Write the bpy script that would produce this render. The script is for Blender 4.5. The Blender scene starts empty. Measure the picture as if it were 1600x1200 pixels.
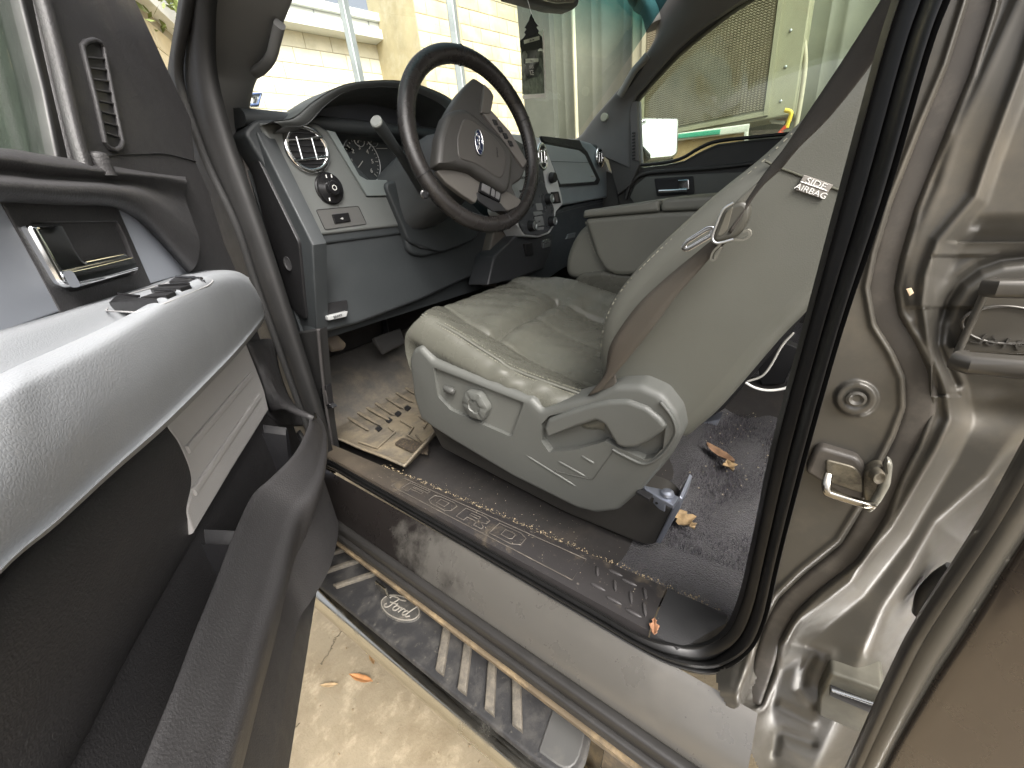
import bpy, bmesh, math, random
import numpy as np
from mathutils import Vector, Matrix
random.seed(7); rng = np.random.default_rng(7)
S = bpy.context.scene
# ---------------------------------------------------------------- camera
CAM = Vector((0.0, 0.0, 1.1)); FPX = 618.06
RX = (0.57073844, 0.38533933, -0.72510085)      # rows: world = rows . camera vector
RY = (-0.81452133, 0.15385403, -0.55936029)
RZ = (-0.10398383, 0.90985853, 0.40167751)
cd = bpy.data.cameras.new('camera'); cam = bpy.data.objects.new('camera', cd); S.collection.objects.link(cam)
cam.matrix_world = Matrix.Translation(CAM) @ Matrix((RX, RY, RZ)).to_4x4()
cd.sensor_width = 36.0; cd.lens = 36.0 * FPX / 1600.0; cd.clip_start = 0.01; cd.clip_end = 500
S.camera = cam
# ---------------------------------------------------------------- sky and sun
EL, AZ = 48.0, 205.0            # sun elevation and compass azimuth (from +Y towards +X)
w = bpy.data.worlds.new('World'); S.world = w; w.use_nodes = True
nt = w.node_tree; nt.nodes.clear()
sk = nt.nodes.new('ShaderNodeTexSky'); sk.sky_type = 'NISHITA'; sk.sun_disc = False
sk.sun_elevation = math.radians(EL); sk.sun_rotation = math.radians(AZ); sk.dust_density = 8.0; sk.air_density = 0.45; sk.ozone_density = 0.0
bg = nt.nodes.new('ShaderNodeBackground'); bg.inputs['Strength'].default_value = 0.15
wo = nt.nodes.new('ShaderNodeOutputWorld'); hs_ = nt.nodes.new('ShaderNodeHueSaturation'); hs_.inputs['Saturation'].default_value = 0.35; nt.links.new(sk.outputs[0], hs_.inputs['Color']); nt.links.new(hs_.outputs[0], bg.inputs[0]); nt.links.new(bg.outputs[0], wo.inputs[0])
sd = bpy.data.lights.new('sun', 'SUN'); sd.energy = 0.9; sd.angle = math.radians(30); sd.color = (1.0, 0.95, 0.87)
so = bpy.data.objects.new('sun', sd); S.collection.objects.link(so)
sdir = Vector((math.sin(math.radians(AZ)) * math.cos(math.radians(EL)), math.cos(math.radians(AZ)) * math.cos(math.radians(EL)), math.sin(math.radians(EL))))
so.rotation_euler = sdir.to_track_quat('Z', 'Y').to_euler()
S.view_settings.view_transform = 'Standard'; S.view_settings.look = 'None'; S.view_settings.gamma = 1.0
S.view_settings.use_curve_mapping = False
S.view_settings.exposure = 1.7

# ---------------------------------------------------------------- measuring: a picture point carried to a real plane of the place
def ray(x, y):
    c = Vector((x - 800.0, 600.0 - y, -FPX))
    return Vector((Vector(RX).dot(c), Vector(RY).dot(c), Vector(RZ).dot(c)))
def at(x, y, **k):
    d = ray(x, y); ax, v = list(k.items())[0]; i = 'XYZ'.index(ax)
    return CAM + d * ((v - CAM[i]) / d[i])
DT = math.radians(37); DU = Vector((-math.sin(DT), -math.cos(DT), 0)); DN = Vector((math.cos(DT), -math.sin(DT), 0))
def dd(x, y, d):                    # on the open door: d metres from the lens plane of the door
    r = ray(x, y); return CAM + r * (-d / r.dot(DN))
def dq(u, d, z):                    # door coordinates -> world
    p = CAM - DU * u - DN * d; p.z = z; return p
def pl(pts, **k): return [at(x, y, **k) for x, y in pts]

# ---------------------------------------------------------------- materials
MATS = {}
def mat(name, col, rough=0.6, metal=0.0, grain=0, gs=0.2, vor=0, dirt=None, coat=0, mottled=0, spec=0.5, dist=0.001, weave=0, sheen=0, ms=6.0, yg=None):
    m = bpy.data.materials.new(name); m.use_nodes = True; n = m.node_tree; b = n.nodes['Principled BSDF']; L = n.links.new
    b.inputs['Base Color'].default_value = (*col, 1); b.inputs['Roughness'].default_value = rough; b.inputs['Metallic'].default_value = metal
    b.inputs['Coat Weight'].default_value = coat; b.inputs['Coat Roughness'].default_value = 0.12
    b.inputs['Specular IOR Level'].default_value = spec
    if sheen: b.inputs['Sheen Weight'].default_value = sheen
    tc = n.nodes.new('ShaderNodeTexCoord'); cur = None
    def noise(sc, det=4, r=.6, scl=None):
        t = n.nodes.new('ShaderNodeTexNoise'); t.inputs['Scale'].default_value = sc; t.inputs['Detail'].default_value = det; t.inputs['Roughness'].default_value = r
        if scl:
            mp = n.nodes.new('ShaderNodeMapping'); mp.inputs['Scale'].default_value = scl; L(tc.outputs['Object'], mp.inputs[0]); L(mp.outputs[0], t.inputs['Vector'])
        else: L(tc.outputs['Object'], t.inputs['Vector'])
        return t.outputs[0]
    def ramp(src, a, bb, lo=0.0, hi=1.0):
        r = n.nodes.new('ShaderNodeMapRange'); r.inputs[1].default_value = a; r.inputs[2].default_value = bb; r.inputs[3].default_value = lo; r.inputs[4].default_value = hi; r.clamp = True
        L(src, r.inputs[0]); return r.outputs[0]
    def mix(fac, c1, c2):
        x = n.nodes.new('ShaderNodeMix'); x.data_type = 'RGBA'; L(fac, x.inputs[0])
        if isinstance(c1, tuple): x.inputs[6].default_value = (*c1, 1)
        else: L(c1, x.inputs[6])
        if isinstance(c2, tuple): x.inputs[7].default_value = (*c2, 1)
        else: L(c2, x.inputs[7])
        return x.outputs[2]
    cur = mix(ramp(noise(ms, 5), .35, .65), tuple(c * (1 - mottled) for c in col), tuple(min(1, c * (1 + mottled)) for c in col)) if mottled else col
    rr = ramp(noise(ms * 3 + 9, 5), .3, .7, max(.02, rough - .07), min(1, rough + .08)); 
    if dirt:
        for (dc, sc, lo, hi, amt) in dirt:
            f = ramp(noise(sc, 7, .68), lo, hi, 0, amt); cur = mix(f, cur, dc)
            mx = n.nodes.new('ShaderNodeMix'); mx.data_type = 'FLOAT'; L(f, mx.inputs[0]); L(rr, mx.inputs[2]); mx.inputs[3].default_value = .9; rr = mx.outputs[0]
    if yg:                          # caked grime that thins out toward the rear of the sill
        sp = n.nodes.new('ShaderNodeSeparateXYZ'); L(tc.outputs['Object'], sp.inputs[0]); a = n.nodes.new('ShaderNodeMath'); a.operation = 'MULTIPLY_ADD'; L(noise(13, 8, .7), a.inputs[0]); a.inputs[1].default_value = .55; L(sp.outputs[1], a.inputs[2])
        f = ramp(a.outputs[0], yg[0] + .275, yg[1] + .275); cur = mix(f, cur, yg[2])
    if not isinstance(cur, tuple): L(cur, b.inputs['Base Color'])
    L(rr, b.inputs['Roughness'])
    h = None
    if vor:
        v = n.nodes.new('ShaderNodeTexVoronoi'); v.feature = 'DISTANCE_TO_EDGE'; v.inputs['Scale'].default_value = vor
        nz = n.nodes.new('ShaderNodeTexNoise'); nz.inputs['Scale'].default_value = vor * .5; L(tc.outputs['Object'], nz.inputs['Vector'])
        ad = n.nodes.new('ShaderNodeMix'); ad.data_type = 'VECTOR'; ad.inputs[0].default_value = .002; L(tc.outputs['Object'], ad.inputs[4]); L(nz.outputs['Color'], ad.inputs[5]); L(ad.outputs[1], v.inputs['Vector'])
        h = ramp(v.outputs['Distance'], 0, .25)
    elif grain: h = noise(grain, 3, .6)
    if weave:
        wv = n.nodes.new('ShaderNodeTexWave'); wv.inputs['Scale'].default_value = weave; wv.bands_direction = 'DIAGONAL'; L(tc.outputs['Object'], wv.inputs['Vector']); h = wv.outputs['Fac']
    if h is not None:
        bp = n.nodes.new('ShaderNodeBump'); bp.inputs['Strength'].default_value = gs; bp.inputs['Distance'].default_value = dist; L(h, bp.inputs['Height']); L(bp.outputs[0], b.inputs['Normal'])
    MATS[name] = m; return m
def glass(name, tint, refl=1.0, band=None, rough=0.0, dust=.05):
    m = bpy.data.materials.new(name); m.use_nodes = True; n = m.node_tree; n.nodes.clear(); L = n.links.new
    o = n.nodes.new('ShaderNodeOutputMaterial'); t = n.nodes.new('ShaderNodeBsdfTransparent'); g = n.nodes.new('ShaderNodeBsdfGlossy'); f = n.nodes.new('ShaderNodeLayerWeight'); mx = n.nodes.new('ShaderNodeMixShader')
    g.inputs['Roughness'].default_value = rough; f.inputs[0].default_value = .5; pw = n.nodes.new('ShaderNodeMath'); pw.operation = 'POWER'; pw.inputs[1].default_value = 5; L(f.outputs['Facing'], pw.inputs[0]); ma = n.nodes.new('ShaderNodeMath'); ma.operation = 'MULTIPLY_ADD'; ma.inputs[1].default_value = .92; ma.inputs[2].default_value = .07; L(pw.outputs[0], ma.inputs[0]); t.inputs[0].default_value = (*tint, 1)
    if band:                        # tinted shade strip along the top of the windscreen
        tc = n.nodes.new('ShaderNodeTexCoord'); sp = n.nodes.new('ShaderNodeSeparateXYZ'); L(tc.outputs['Object'], sp.inputs[0])
        r = n.nodes.new('ShaderNodeMapRange'); r.inputs[1].default_value = band[0]; r.inputs[2].default_value = band[1]; L(sp.outputs[2], r.inputs[0])
        c = n.nodes.new('ShaderNodeMix'); c.data_type = 'RGBA'; L(r.outputs[0], c.inputs[0]); c.inputs[6].default_value = (*tint, 1); c.inputs[7].default_value = (*band[2], 1); L(c.outputs[2], t.inputs[0])
    mu = n.nodes.new('ShaderNodeMath'); mu.operation = 'MULTIPLY'; mu.inputs[1].default_value = refl; L(ma.outputs[0], mu.inputs[0]); mu.use_clamp = True
    L(mu.outputs[0], mx.inputs[0]); L(t.outputs[0], mx.inputs[1]); L(g.outputs[0], mx.inputs[2])
    df = n.nodes.new('ShaderNodeBsdfDiffuse'); df.inputs[0].default_value = (.5, .5, .48, 1); m2 = n.nodes.new('ShaderNodeMixShader')
    tc2 = n.nodes.new('ShaderNodeTexCoord'); nz = n.nodes.new('ShaderNodeTexNoise'); nz.inputs['Scale'].default_value = 7; nz.inputs['Detail'].default_value = 8; L(tc2.outputs['Object'], nz.inputs['Vector'])
    r2 = n.nodes.new('ShaderNodeMapRange'); r2.inputs[1].default_value = .4; r2.inputs[2].default_value = .75; r2.inputs[4].default_value = dust; L(nz.outputs[0], r2.inputs[0])
    L(r2.outputs[0], m2.inputs[0]); L(mx.outputs[0], m2.inputs[1]); L(df.outputs[0], m2.inputs[2]); L(m2.outputs[0], o.inputs[0])
    MATS[name] = m; return m
TAN = (.34, .27, .17); DUST = (.21, .185, .15)
leather = mat('leather', (.088, .088, .073), .26, vor=520, gs=.18, mottled=.05, dist=.0006)
leather_side = mat('leather_side', (.096, .097, .082), .46, vor=520, gs=.12, mottled=.04, dist=.0006)
shieldp = mat('shield_plastic', (.082, .085, .078), .5, grain=900, gs=.12, mottled=.03, dist=.0006)
darkp = mat('dark_plastic', (.05, .047, .047), .55, grain=700, gs=.35, mottled=.06, dirt=[(DUST, 14, .6, .9, .22)], dist=.0008)
doorp = mat('door_plastic', (.036, .035, .036), .5, grain=520, gs=.55, mottled=.05, dirt=[(DUST, 9, .6, .9, .15)], dist=.0012)
dashp = mat('dash_plastic', (.115, .122, .118), .5, grain=900, gs=.2, mottled=.04, dist=.0006)
kneep = mat('knee_plastic', (.028, .032, .034), .55, grain=900, gs=.2, mottled=.04, dist=.0006)
blackp = mat('black_plastic', (.014, .014, .015), .45, grain=900, gs=.15, dist=.0005)
gloss = mat('gloss_black', (.012, .012, .013), .16)
rubber = mat('rubber', (.018, .017, .016), .5, grain=300, gs=.15, mottled=.12, dirt=[(DUST, 22, .6, .9, .3)])
rubber2 = mat('clean_rubber', (.010, .010, .010), .42, mottled=.1)
armp = mat('armrest_vinyl', (.235, .247, .26), .55, vor=520, gs=.14, mottled=.03, dist=.0006, dirt=[((.35, .33, .29), 5, .58, .85, .35)])
insp = mat('satin_insert', (.29, .31, .345), .45, metal=.0)
fabric = mat('grey_fabric', (.44, .43, .42), .85, weave=700, gs=.4, dist=.0006)
chrome = mat('chrome', (.85, .86, .87), .06, metal=1)
satin = mat('satin_metal', (.55, .57, .58), .3, metal=.9)
dashsil = mat('dash_silver', (.62, .64, .64), .4, metal=.2)
chromed = mat('dirty_chrome', (.55, .54, .49), .14, metal=1.0, dirt=[((.20, .165, .11), 9, .5, .75, .5)])
paint = mat('truck_paint', (.072, .067, .058), .34, metal=.4, coat=.35, mottled=.05, dirt=[((.34, .29, .21), 7, .55, .85, .35)])
paintdull = mat('truck_paint_dusty', (.064, .060, .051), .42, metal=.3, coat=.2, mottled=.08, dirt=[((.20, .17, .12), 11, .5, .8, .4)])
paintsill = mat('sill_paint', (.125, .119, .107), .3, metal=.5, coat=.4, yg=(.40, .52, (.022, .019, .018)), dirt=[((.22, .20, .165), 9, .55, .85, .25), ((.5, .47, .42), 60, .72, .78, .8)])
sillblk = mat('sill_grime', (.035, .030, .030), .5, dirt=[(DUST, 18, .5, .78, .6), ((.6, .56, .5), 45, .70, .76, .9)])
scuffp = mat('scuff_plastic', (.024, .022, .022), .45, grain=500, gs=.2, yg=(.45, .85, (.085, .070, .052)), dirt=[(TAN, 16, .56, .8, .4), (DUST, 120, .64, .74, .7)])
padp = mat('step_pad', (.018, .018, .019), .62, grain=260, gs=.5, dirt=[((.055, .052, .047), 30, .46, .66, .7), ((.12, .11, .09), 130, .60, .72, .6)])
padrib = mat('step_rib', (.075, .068, .056), .75, grain=260, gs=.5, dirt=[((.16, .14, .11), 90, .42, .66, .7)])
carpet = mat('carpet', (.017, .015, .020), .95, grain=420, gs=1.0, dirt=[((.10, .085, .075), 30, .62, .74, .7), (DUST, 160, .68, .74, .8)], dist=.008, sheen=.2, mottled=.45, ms=90)
carpetf = mat('floor_liner', (.018, .016, .015), .85, grain=260, gs=.3, dirt=[((.065, .052, .040), 9, .55, .8, .5), (TAN, 110, .69, .75, .5)])
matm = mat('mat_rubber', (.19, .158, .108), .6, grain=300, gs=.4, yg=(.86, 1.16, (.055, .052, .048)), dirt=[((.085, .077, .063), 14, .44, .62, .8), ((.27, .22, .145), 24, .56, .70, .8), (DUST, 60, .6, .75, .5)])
belt = mat('belt_webbing', (.036, .031, .025), .75, weave=900, gs=.5, dist=.0006, mottled=.06)
concrete = mat('concrete', (.205, .170, .113), .9, grain=120, gs=.5, dirt=[((.15, .118, .072), 6, .46, .66, .85), ((.34, .29, .20), 16, .52, .68, .7), ((.06, .048, .032), 34, .62, .74, .8)], dist=.003, mottled=.15, ms=2)
white = mat('white_ink', (.75, .75, .72), .6); greyink = mat('grey_ink', (.38, .38, .35), .6); cream = mat('cream', (.55, .52, .38), .8)
bluei = mat('blue_ink', (.006, .012, .04), .35); steel = mat('galvanised', (.34, .37, .37), .5, metal=.5, mottled=.15)
wallp = mat('metal_siding', (.125, .13, .098), .55, mottled=.06, dirt=[((.2, .2, .14), 4, .5, .8, .4)])
acm = mat('cooler_metal', (.26, .255, .17), .6, mottled=.05, dirt=[((.25, .2, .12), 8, .6, .85, .5)])
leafm = mat('dry_leaf', (.26, .13, .07), .7, mottled=.3, ms=60); leafp = mat('pale_leaf', (.27, .19, .10), .7, mottled=.3, ms=60)
wood = mat('plywood', (.36, .26, .13), .8, mottled=.15, ms=4)
headl = mat('headliner', (.20, .20, .185), .9, grain=900, gs=.2)
pillarp = mat('pillar_trim', (.12, .122, .12), .6, grain=700, gs=.2, mottled=.04)
gl_ws = glass('windscreen', (.90, .95, .92), 1.0, band=(1.56, 1.66, (.10, .30, .34)), dust=.05)
gl_sd = glass('side_glass', (.80, .86, .80), 1.0, dust=.05)
gl_dr = glass('door_glass', (.66, .74, .66), 1.3, dust=.04)

# ---------------------------------------------------------------- object helpers
def tag(o, label=None, cat=None, group=None, kind=None):
    for k, v in (('label', label), ('category', cat), ('group', group), ('kind', kind)):
        if v: o[k] = v
    return o
def thing(name, label, cat, loc, group=None):
    o = bpy.data.objects.new(name, None); S.collection.objects.link(o); o.location = loc; o.empty_display_size = .1
    return tag(o, label, cat, group)
BASE = {}
def mk(name, V, F, m, parent=None, smooth=True, sharp=38, label=None):
    me = bpy.data.meshes.new(name); me.from_pydata([tuple(v) for v in V], [], F); me.materials.append(m)
    bm = bmesh.new(); bm.from_mesh(me); bmesh.ops.remove_doubles(bm, verts=bm.verts, dist=1e-6); bmesh.ops.recalc_face_normals(bm, faces=bm.faces)
    if smooth:
        for f in bm.faces: f.smooth = len(f.verts) < 9
        for e in bm.edges:
            if len(e.link_faces) == 2 and e.calc_face_angle(0) > math.radians(sharp): e.smooth = False
    bm.to_mesh(me); bm.free()
    o = bpy.data.objects.new(name, me); S.collection.objects.link(o)
    if parent: setp(o, parent)
    if label: o['label'] = label
    return o
def setp(o, parent):
    o.parent = parent; q = parent; off = Vector((0, 0, 0))
    while q: off += q.location; q = q.parent
    o.matrix_parent_inverse = Matrix.Translation(-off) if parent.type == 'EMPTY' else Matrix.Identity(4)
class MB:
    def __init__(s): s.V = []; s.F = []
    def add(s, V, F):
        k = len(s.V); s.V += [Vector(v) for v in V]; s.F += [tuple(i + k for i in f) for f in F]; return s
    def out(s, name, m, parent=None, **k): return mk(name, s.V, s.F, m, parent, **k)
def crv(pts, n=6, closed=False):
    P = [Vector(p) for p in pts]; N = len(P); out = []
    for i in range(N if closed else N - 1):
        if closed: a, b, c, d = P[i - 1], P[i], P[(i + 1) % N], P[(i + 2) % N]
        else: b, c = P[i], P[i + 1]; a = P[i - 1] if i else b * 2 - c; d = P[i + 2] if i + 2 < N else c * 2 - b
        for k in range(n):
            t = k / n
            out.append(.5 * ((2 * b) + (c - a) * t + (2 * a - 5 * b + 4 * c - d) * t * t + (3 * b - a - 3 * c + d) * t ** 3))
    if not closed: out.append(P[-1])
    return out
def rnd(pts, r, seg=5):
    P = [Vector(p) for p in pts]; N = len(P); out = []
    for i in range(N):
        a, b, c = P[i - 1], P[i], P[(i + 1) % N]; rr = r[i] if isinstance(r, (list, tuple)) else r
        ra = min(rr, (a - b).length * .48); rc = min(rr, (c - b).length * .48)
        p = b + (a - b).normalized() * ra; q = b + (c - b).normalized() * rc
        for k in range(seg + 1):
            t = k / seg; out.append(p * (1 - t) ** 2 + b * 2 * t * (1 - t) + q * t * t)
    return out
def slabmesh(pts, thick, r=.003, n=None, seg=4, view=None):
    P = [Vector(p) for p in pts]; N = len(P); c = sum(P, Vector()) / N
    nn = Vector()
    for i in range(N): nn += (P[i] - c).cross(P[(i + 1) % N] - c)
    nn.normalize()
    ref = Vector(n) if n is not None else ((view or CAM) - c)
    if nn.dot(ref) < 0: P.reverse(); nn = -nn
    ax = Vector(n).normalized() if n is not None else nn
    off = []
    for i in range(N):
        e0 = (P[i] - P[i - 1]).normalized(); e1 = (P[(i + 1) % N] - P[i]).normalized()
        o0 = e0.cross(nn); o1 = e1.cross(nn); o = o0 + o1
        if o.length < 1e-6: o = o0
        o.normalize(); k = max(.5, o.dot(o0)); off.append(o / k)
    rings = [[p - ax * thick for p in P], [p - ax * r for p in P]]
    for k in range(1, seg + 1):
        a = math.pi / 2 * k / seg; Q = [P[i] - off[i] * (r * (1 - math.cos(a))) - ax * (r * (1 - math.sin(a))) for i in range(N)]
        for _ in range(2):
            for i in range(N):
                e = P[i] - P[i - 1]
                if e.length > 1e-7 and (Q[i] - Q[i - 1]).dot(e) < .02 * e.length_squared: Q[i] = Q[i - 1].copy()
        rings.append(Q)
    V = [v for q in rings for v in q]; F = []
    for j in range(len(rings) - 1):
        for i in range(N): k = (i + 1) % N; F.append((j * N + i, j * N + k, (j + 1) * N + k, (j + 1) * N + i))
    F.append(tuple(range(N))[::-1]); F.append(tuple((len(rings) - 1) * N + i for i in range(N)))
    return V, F
def slab(name, pts, thick, r, m, parent=None, n=None, seg=4, label=None, sharp=38):
    V, F = slabmesh(pts, thick, r, n, seg); return mk(name, V, F, m, parent, label=label, sharp=sharp)
def gridmesh(rows, nu=1, nv=1, cu=False, cv=False):
    R = [crv(r, nu, cu) if nu > 1 else [Vector(p) for p in r] for r in rows]
    if nv > 1:
        cols = [crv([r[i] for r in R], nv, cv) for i in range(len(R[0]))]
        R = [[c[j] for c in cols] for j in range(len(cols[0]))]
    m = len(R[0]); V = [p for r in R for p in r]; F = []
    for j in range(len(R) if cv else len(R) - 1):
        for i in range(m if cu else m - 1):
            a = j * m + i; b = j * m + (i + 1) % m; j2 = (j + 1) % len(R); F.append((a, b, j2 * m + (i + 1) % m, j2 * m + i))
    return V, F
def grid(name, rows, m, parent=None, nu=1, nv=1, cu=False, cv=False, label=None, solid=0, sharp=38, caps=False):
    V, F = gridmesh(rows, nu, nv, cu, cv)
    if caps:
        n = len(V) // (len(F) // (len(F) // max(1, 1)) or 1) if False else None
    o = mk(name, V, F, m, parent, label=label, sharp=sharp)
    if solid:
        md = o.modifiers.new('solid', 'SOLIDIFY'); md.thickness = abs(solid); md.offset = -1 if solid > 0 else 1
    return o
def tubemesh(path, prof, up=None, closed=False, caps=True, scale=None):
    P = [Vector(p) for p in path]; N = len(P); V = []; F = []
    if isinstance(prof, (int, float)): r = prof; prof = [(r * math.cos(2 * math.pi * k / 12), r * math.sin(2 * math.pi * k / 12)) for k in range(12)]
    K = len(prof); t0 = None; nrm = None
    for i in range(N):
        if closed: t = (P[(i + 1) % N] - P[i - 1]).normalized()
        else: t = (P[min(i + 1, N - 1)] - P[max(i - 1, 0)]).normalized()
        if up is not None: nrm = (Vector(up[i]) if isinstance(up, list) else Vector(up)).copy(); nrm = (nrm - t * nrm.dot(t)).normalized()
        elif nrm is None: nrm = t.orthogonal().normalized()
        else: nrm = (nrm - t * nrm.dot(t)).normalized()
        s = t.cross(nrm); q = scale[i] if scale else 1.0
        for (a, b) in prof: V.append(P[i] + s * (a * q) + nrm * (b * q))
    for i in range(N if closed else N - 1):
        for k in range(K): j = (i + 1) % N; F.append((i * K + k, i * K + (k + 1) % K, j * K + (k + 1) % K, j * K + k))
    if caps and not closed: F.append(tuple(range(K))[::-1]); F.append(tuple((N - 1) * K + k for k in range(K)))
    return V, F
def tube(name, path, prof, m, parent=None, up=None, closed=False, label=None, scale=None):
    V, F = tubemesh(path, prof, up, closed, scale=scale); return mk(name, V, F, m, parent, label=label)
def rect(w, h, r=None):
    r = r if r is not None else min(w, h) * .25
    q = rnd([(-w / 2, -h / 2, 0), (w / 2, -h / 2, 0), (w / 2, h / 2, 0), (-w / 2, h / 2, 0)], r, 3); return [(p.x, p.y) for p in q]
def boxmesh(c, s, R=None):
    c = Vector(c); V = []
    for x in (-.5, .5):
        for y in (-.5, .5):
            for z in (-.5, .5):
                v = Vector((x * s[0], y * s[1], z * s[2])); V.append(c + (R @ v if R else v))
    return V, [(0, 1, 3, 2), (4, 6, 7, 5), (0, 4, 5, 1), (2, 3, 7, 6), (0, 2, 6, 4), (1, 5, 7, 3)]
def box(name, c, s, m, parent=None, R=None, bev=0, label=None):
    V, F = boxmesh(c, s, R); o = mk(name, V, F, m, parent, label=label)
    if bev: md = o.modifiers.new('bevel', 'BEVEL'); md.width = bev; md.segments = 3
    return o
def frame(ax, up=(0, 0, 1)):
    z = Vector(ax).normalized(); x = Vector(up).cross(z)
    if x.length < 1e-4: x = Vector((1, 0, 0))
    x.normalize(); y = z.cross(x); return Matrix((x, y, z)).transposed()
def lathemesh(c, ax, prof, n=32, sx=1, sy=1, up=(0, 0, 1)):
    R = frame(ax, up); c = Vector(c); V = []; F = []
    for (r, h) in prof:
        for k in range(n): a = 2 * math.pi * k / n; V.append(c + R @ Vector((r * sx * math.cos(a), r * sy * math.sin(a), h)))
    for j in range(len(prof) - 1):
        for k in range(n): F.append((j * n + k, j * n + (k + 1) % n, (j + 1) * n + (k + 1) % n, (j + 1) * n + k))
    F.append(tuple(range(n))[::-1]); F.append(tuple((len(prof) - 1) * n + k for k in range(n)))
    return V, F
def lathe(name, c, ax, prof, m, parent=None, **k):
    lb = k.pop('label', None); V, F = lathemesh(c, ax, prof, **k); return mk(name, V, F, m, parent, label=lb)
def text(name, s, loc, R, size, m, parent, ext=.0005, off=0, sx=1, bold=0):
    c = bpy.data.curves.new(name, 'FONT'); c.body = s; c.size = size; c.extrude = ext; c.align_x = 'CENTER'; c.align_y = 'CENTER'; c.offset = bold; c.resolution_u = 3
    t = bpy.data.objects.new('tmp', c); S.collection.objects.link(t); dg = bpy.context.evaluated_depsgraph_get(); dg.update()
    me = bpy.data.meshes.new_from_object(t.evaluated_get(dg)); bpy.data.objects.remove(t)
    loc = Vector(loc)
    for v in me.vertices: v.co = loc + R @ Vector((v.co.x * sx, v.co.y, v.co.z))
    me.materials.clear(); me.materials.append(m)
    o = bpy.data.objects.new(name, me); S.collection.objects.link(o)
    if parent: setp(o, parent)
    return o
def facing(p, nrm, right):          # rotation whose x is "right" and z is nrm
    z = Vector(nrm).normalized(); x = Vector(right); x = (x - z * x.dot(z)).normalized(); return Matrix((x, z.cross(x), z)).transposed()
# script lettering F o r d drawn as strokes in a unit box (about 4 wide, 1.6 high)
SCRIPT = [[(-1.75, .35), (-1.6, .62), (-1.1, .72), (-.5, .66), (.1, .78)], [(-.72, .66), (-.95, .1), (-1.15, -.45), (-1.5, -.62), (-1.72, -.42), (-1.55, -.25)],
          [(-1.35, .02), (-.9, .1), (-.45, .08), (-.5, .2)],
          [(-.15, .02), (-.42, -.02), (-.58, -.3), (-.42, -.52), (-.15, -.42), (-.02, -.15), (-.15, .02), (.1, -.02), (.3, .02)],
          [(.28, .02), (.34, -.1), (.22, -.5)], [(.3, -.15), (.5, .03), (.72, .0)],
          [(1.2, -.05), (.95, .0), (.72, -.28), (.82, -.52), (1.05, -.42), (1.22, -.1)], [(1.62, .75), (1.45, .45), (1.2, -.15), (1.18, -.48), (1.36, -.5), (1.6, -.3)]]
def script(name, loc, R, size, rad, m, parent):
    b = MB(); loc = Vector(loc)
    for st in SCRIPT:
        p = crv([loc + R @ Vector((x * size, y * size, 0)) for x, y in st], 5); b.add(*tubemesh(p, rad))
    return b.out(name, m, parent)
def ell(loc, R, a, b, n=40, h=0): return [Vector(loc) + R @ Vector((a * math.cos(2 * math.pi * k / n), b * math.sin(2 * math.pi * k / n), h)) for k in range(n)]
def lerp(a, b, t): return Vector(a) * (1 - t) + Vector(b) * t
UP = Vector((0, 0, 1)); OUT = Vector((-1, 0, 0)); BACK = Vector((0, -1, 0))
# ================================================================ THE PLACE OUTSIDE
def ground_part():
    g = mk('ground', [(-60, -60, 0), (60, -60, 0), (60, 60, 0), (-60, 60, 0)], [(0, 1, 2, 3)], concrete); tag(g, kind='structure'); return g
ground_part()
# cracks in the concrete are fine dark fissures
for k, cp in enumerate([[(560, 960), (540, 980), (522, 1000), (515, 1018), (500, 1040)], [(430, 1150), (455, 1140), (470, 1128)]]):
    p = [at(x, y, Z=.003) for x, y in cp]; q = []
    for a, b in zip(p[:-1], p[1:]):
        for t in np.linspace(0, 1, 14)[:-1]: q.append(lerp(a, b, t) + Vector((rng.normal(0, .0025), rng.normal(0, .0025), 0)))
    o = tube('crack', q, [(-.0007, -.001), (.0007, -.001), (.0005, .0004), (-.0005, .0004)], mat('crack_%d' % k, (.085, .07, .045), .95), up=(0, 0, 1)); tag(o, kind='structure')

# painted block walls.  wall direction: picture shows their courses running to the right and slightly back
def blockwall(name, o, dr, length, h, m1, m2, label, cat, course=.2, blk=.4, thick=.3, z0=0, jig=.004):
    """one mesh: every block is a slightly raised, unevenly set face in a mortar bed"""
    dr = Vector(dr).normalized(); nrm = Vector((-dr.y, dr.x, 0))
    if nrm.dot(CAM - Vector(o)) < 0: nrm = -nrm
    t = thing(name, label, cat, o); b = MB()
    V, F = slabmesh([Vector(o), Vector(o) + dr * length, Vector(o) + dr * length + UP * h, Vector(o) + UP * h], thick, .002, n=nrm)
    mk('mortar_bed', V, F, m2, t)
    for j in range(int(h / course)):
        x = -blk * (.5 if j % 2 else 0)
        while x < length:
            a = max(0, x + .005); c = min(length, x + blk - .005)
            if c - a > .02:
                d = .006 + rng.random() * jig; p = Vector(o) + nrm * d; z = z0 + j * course + .005
                q = [p + dr * a + UP * z, p + dr * c + UP * z, p + dr * c + UP * (z + course - .01), p + dr * a + UP * (z + course - .01)]
                b.add(*slabmesh(q, .02, .003, n=nrm, seg=2))
            x += blk
    b.out('block_face', m1, t); return t, dr, nrm
blk1 = mat('cream_block', (.62, .58, .46), .85, grain=60, gs=.6, mottled=.12, ms=1.7, dist=.004, dirt=[((.30, .26, .16), 2.2, .5, .75, .5)])
blk2 = mat('tan_block', (.50, .43, .27), .85, grain=60, gs=.6, mottled=.16, ms=2.1, dist=.004, dirt=[((.62, .57, .42), 3.0, .5, .7, .7)])
mort = mat('mortar', (.33, .30, .22), .95)
WD = Vector((math.sin(math.radians(102)), math.cos(math.radians(102)), 0))
def on_line(x, y, o, dr):           # where a picture column meets a vertical plane
    n = Vector((-dr.y, dr.x, 0)); r = ray(x, y); return CAM + r * ((Vector(o) - CAM).dot(n) / r.dot(n))
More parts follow.
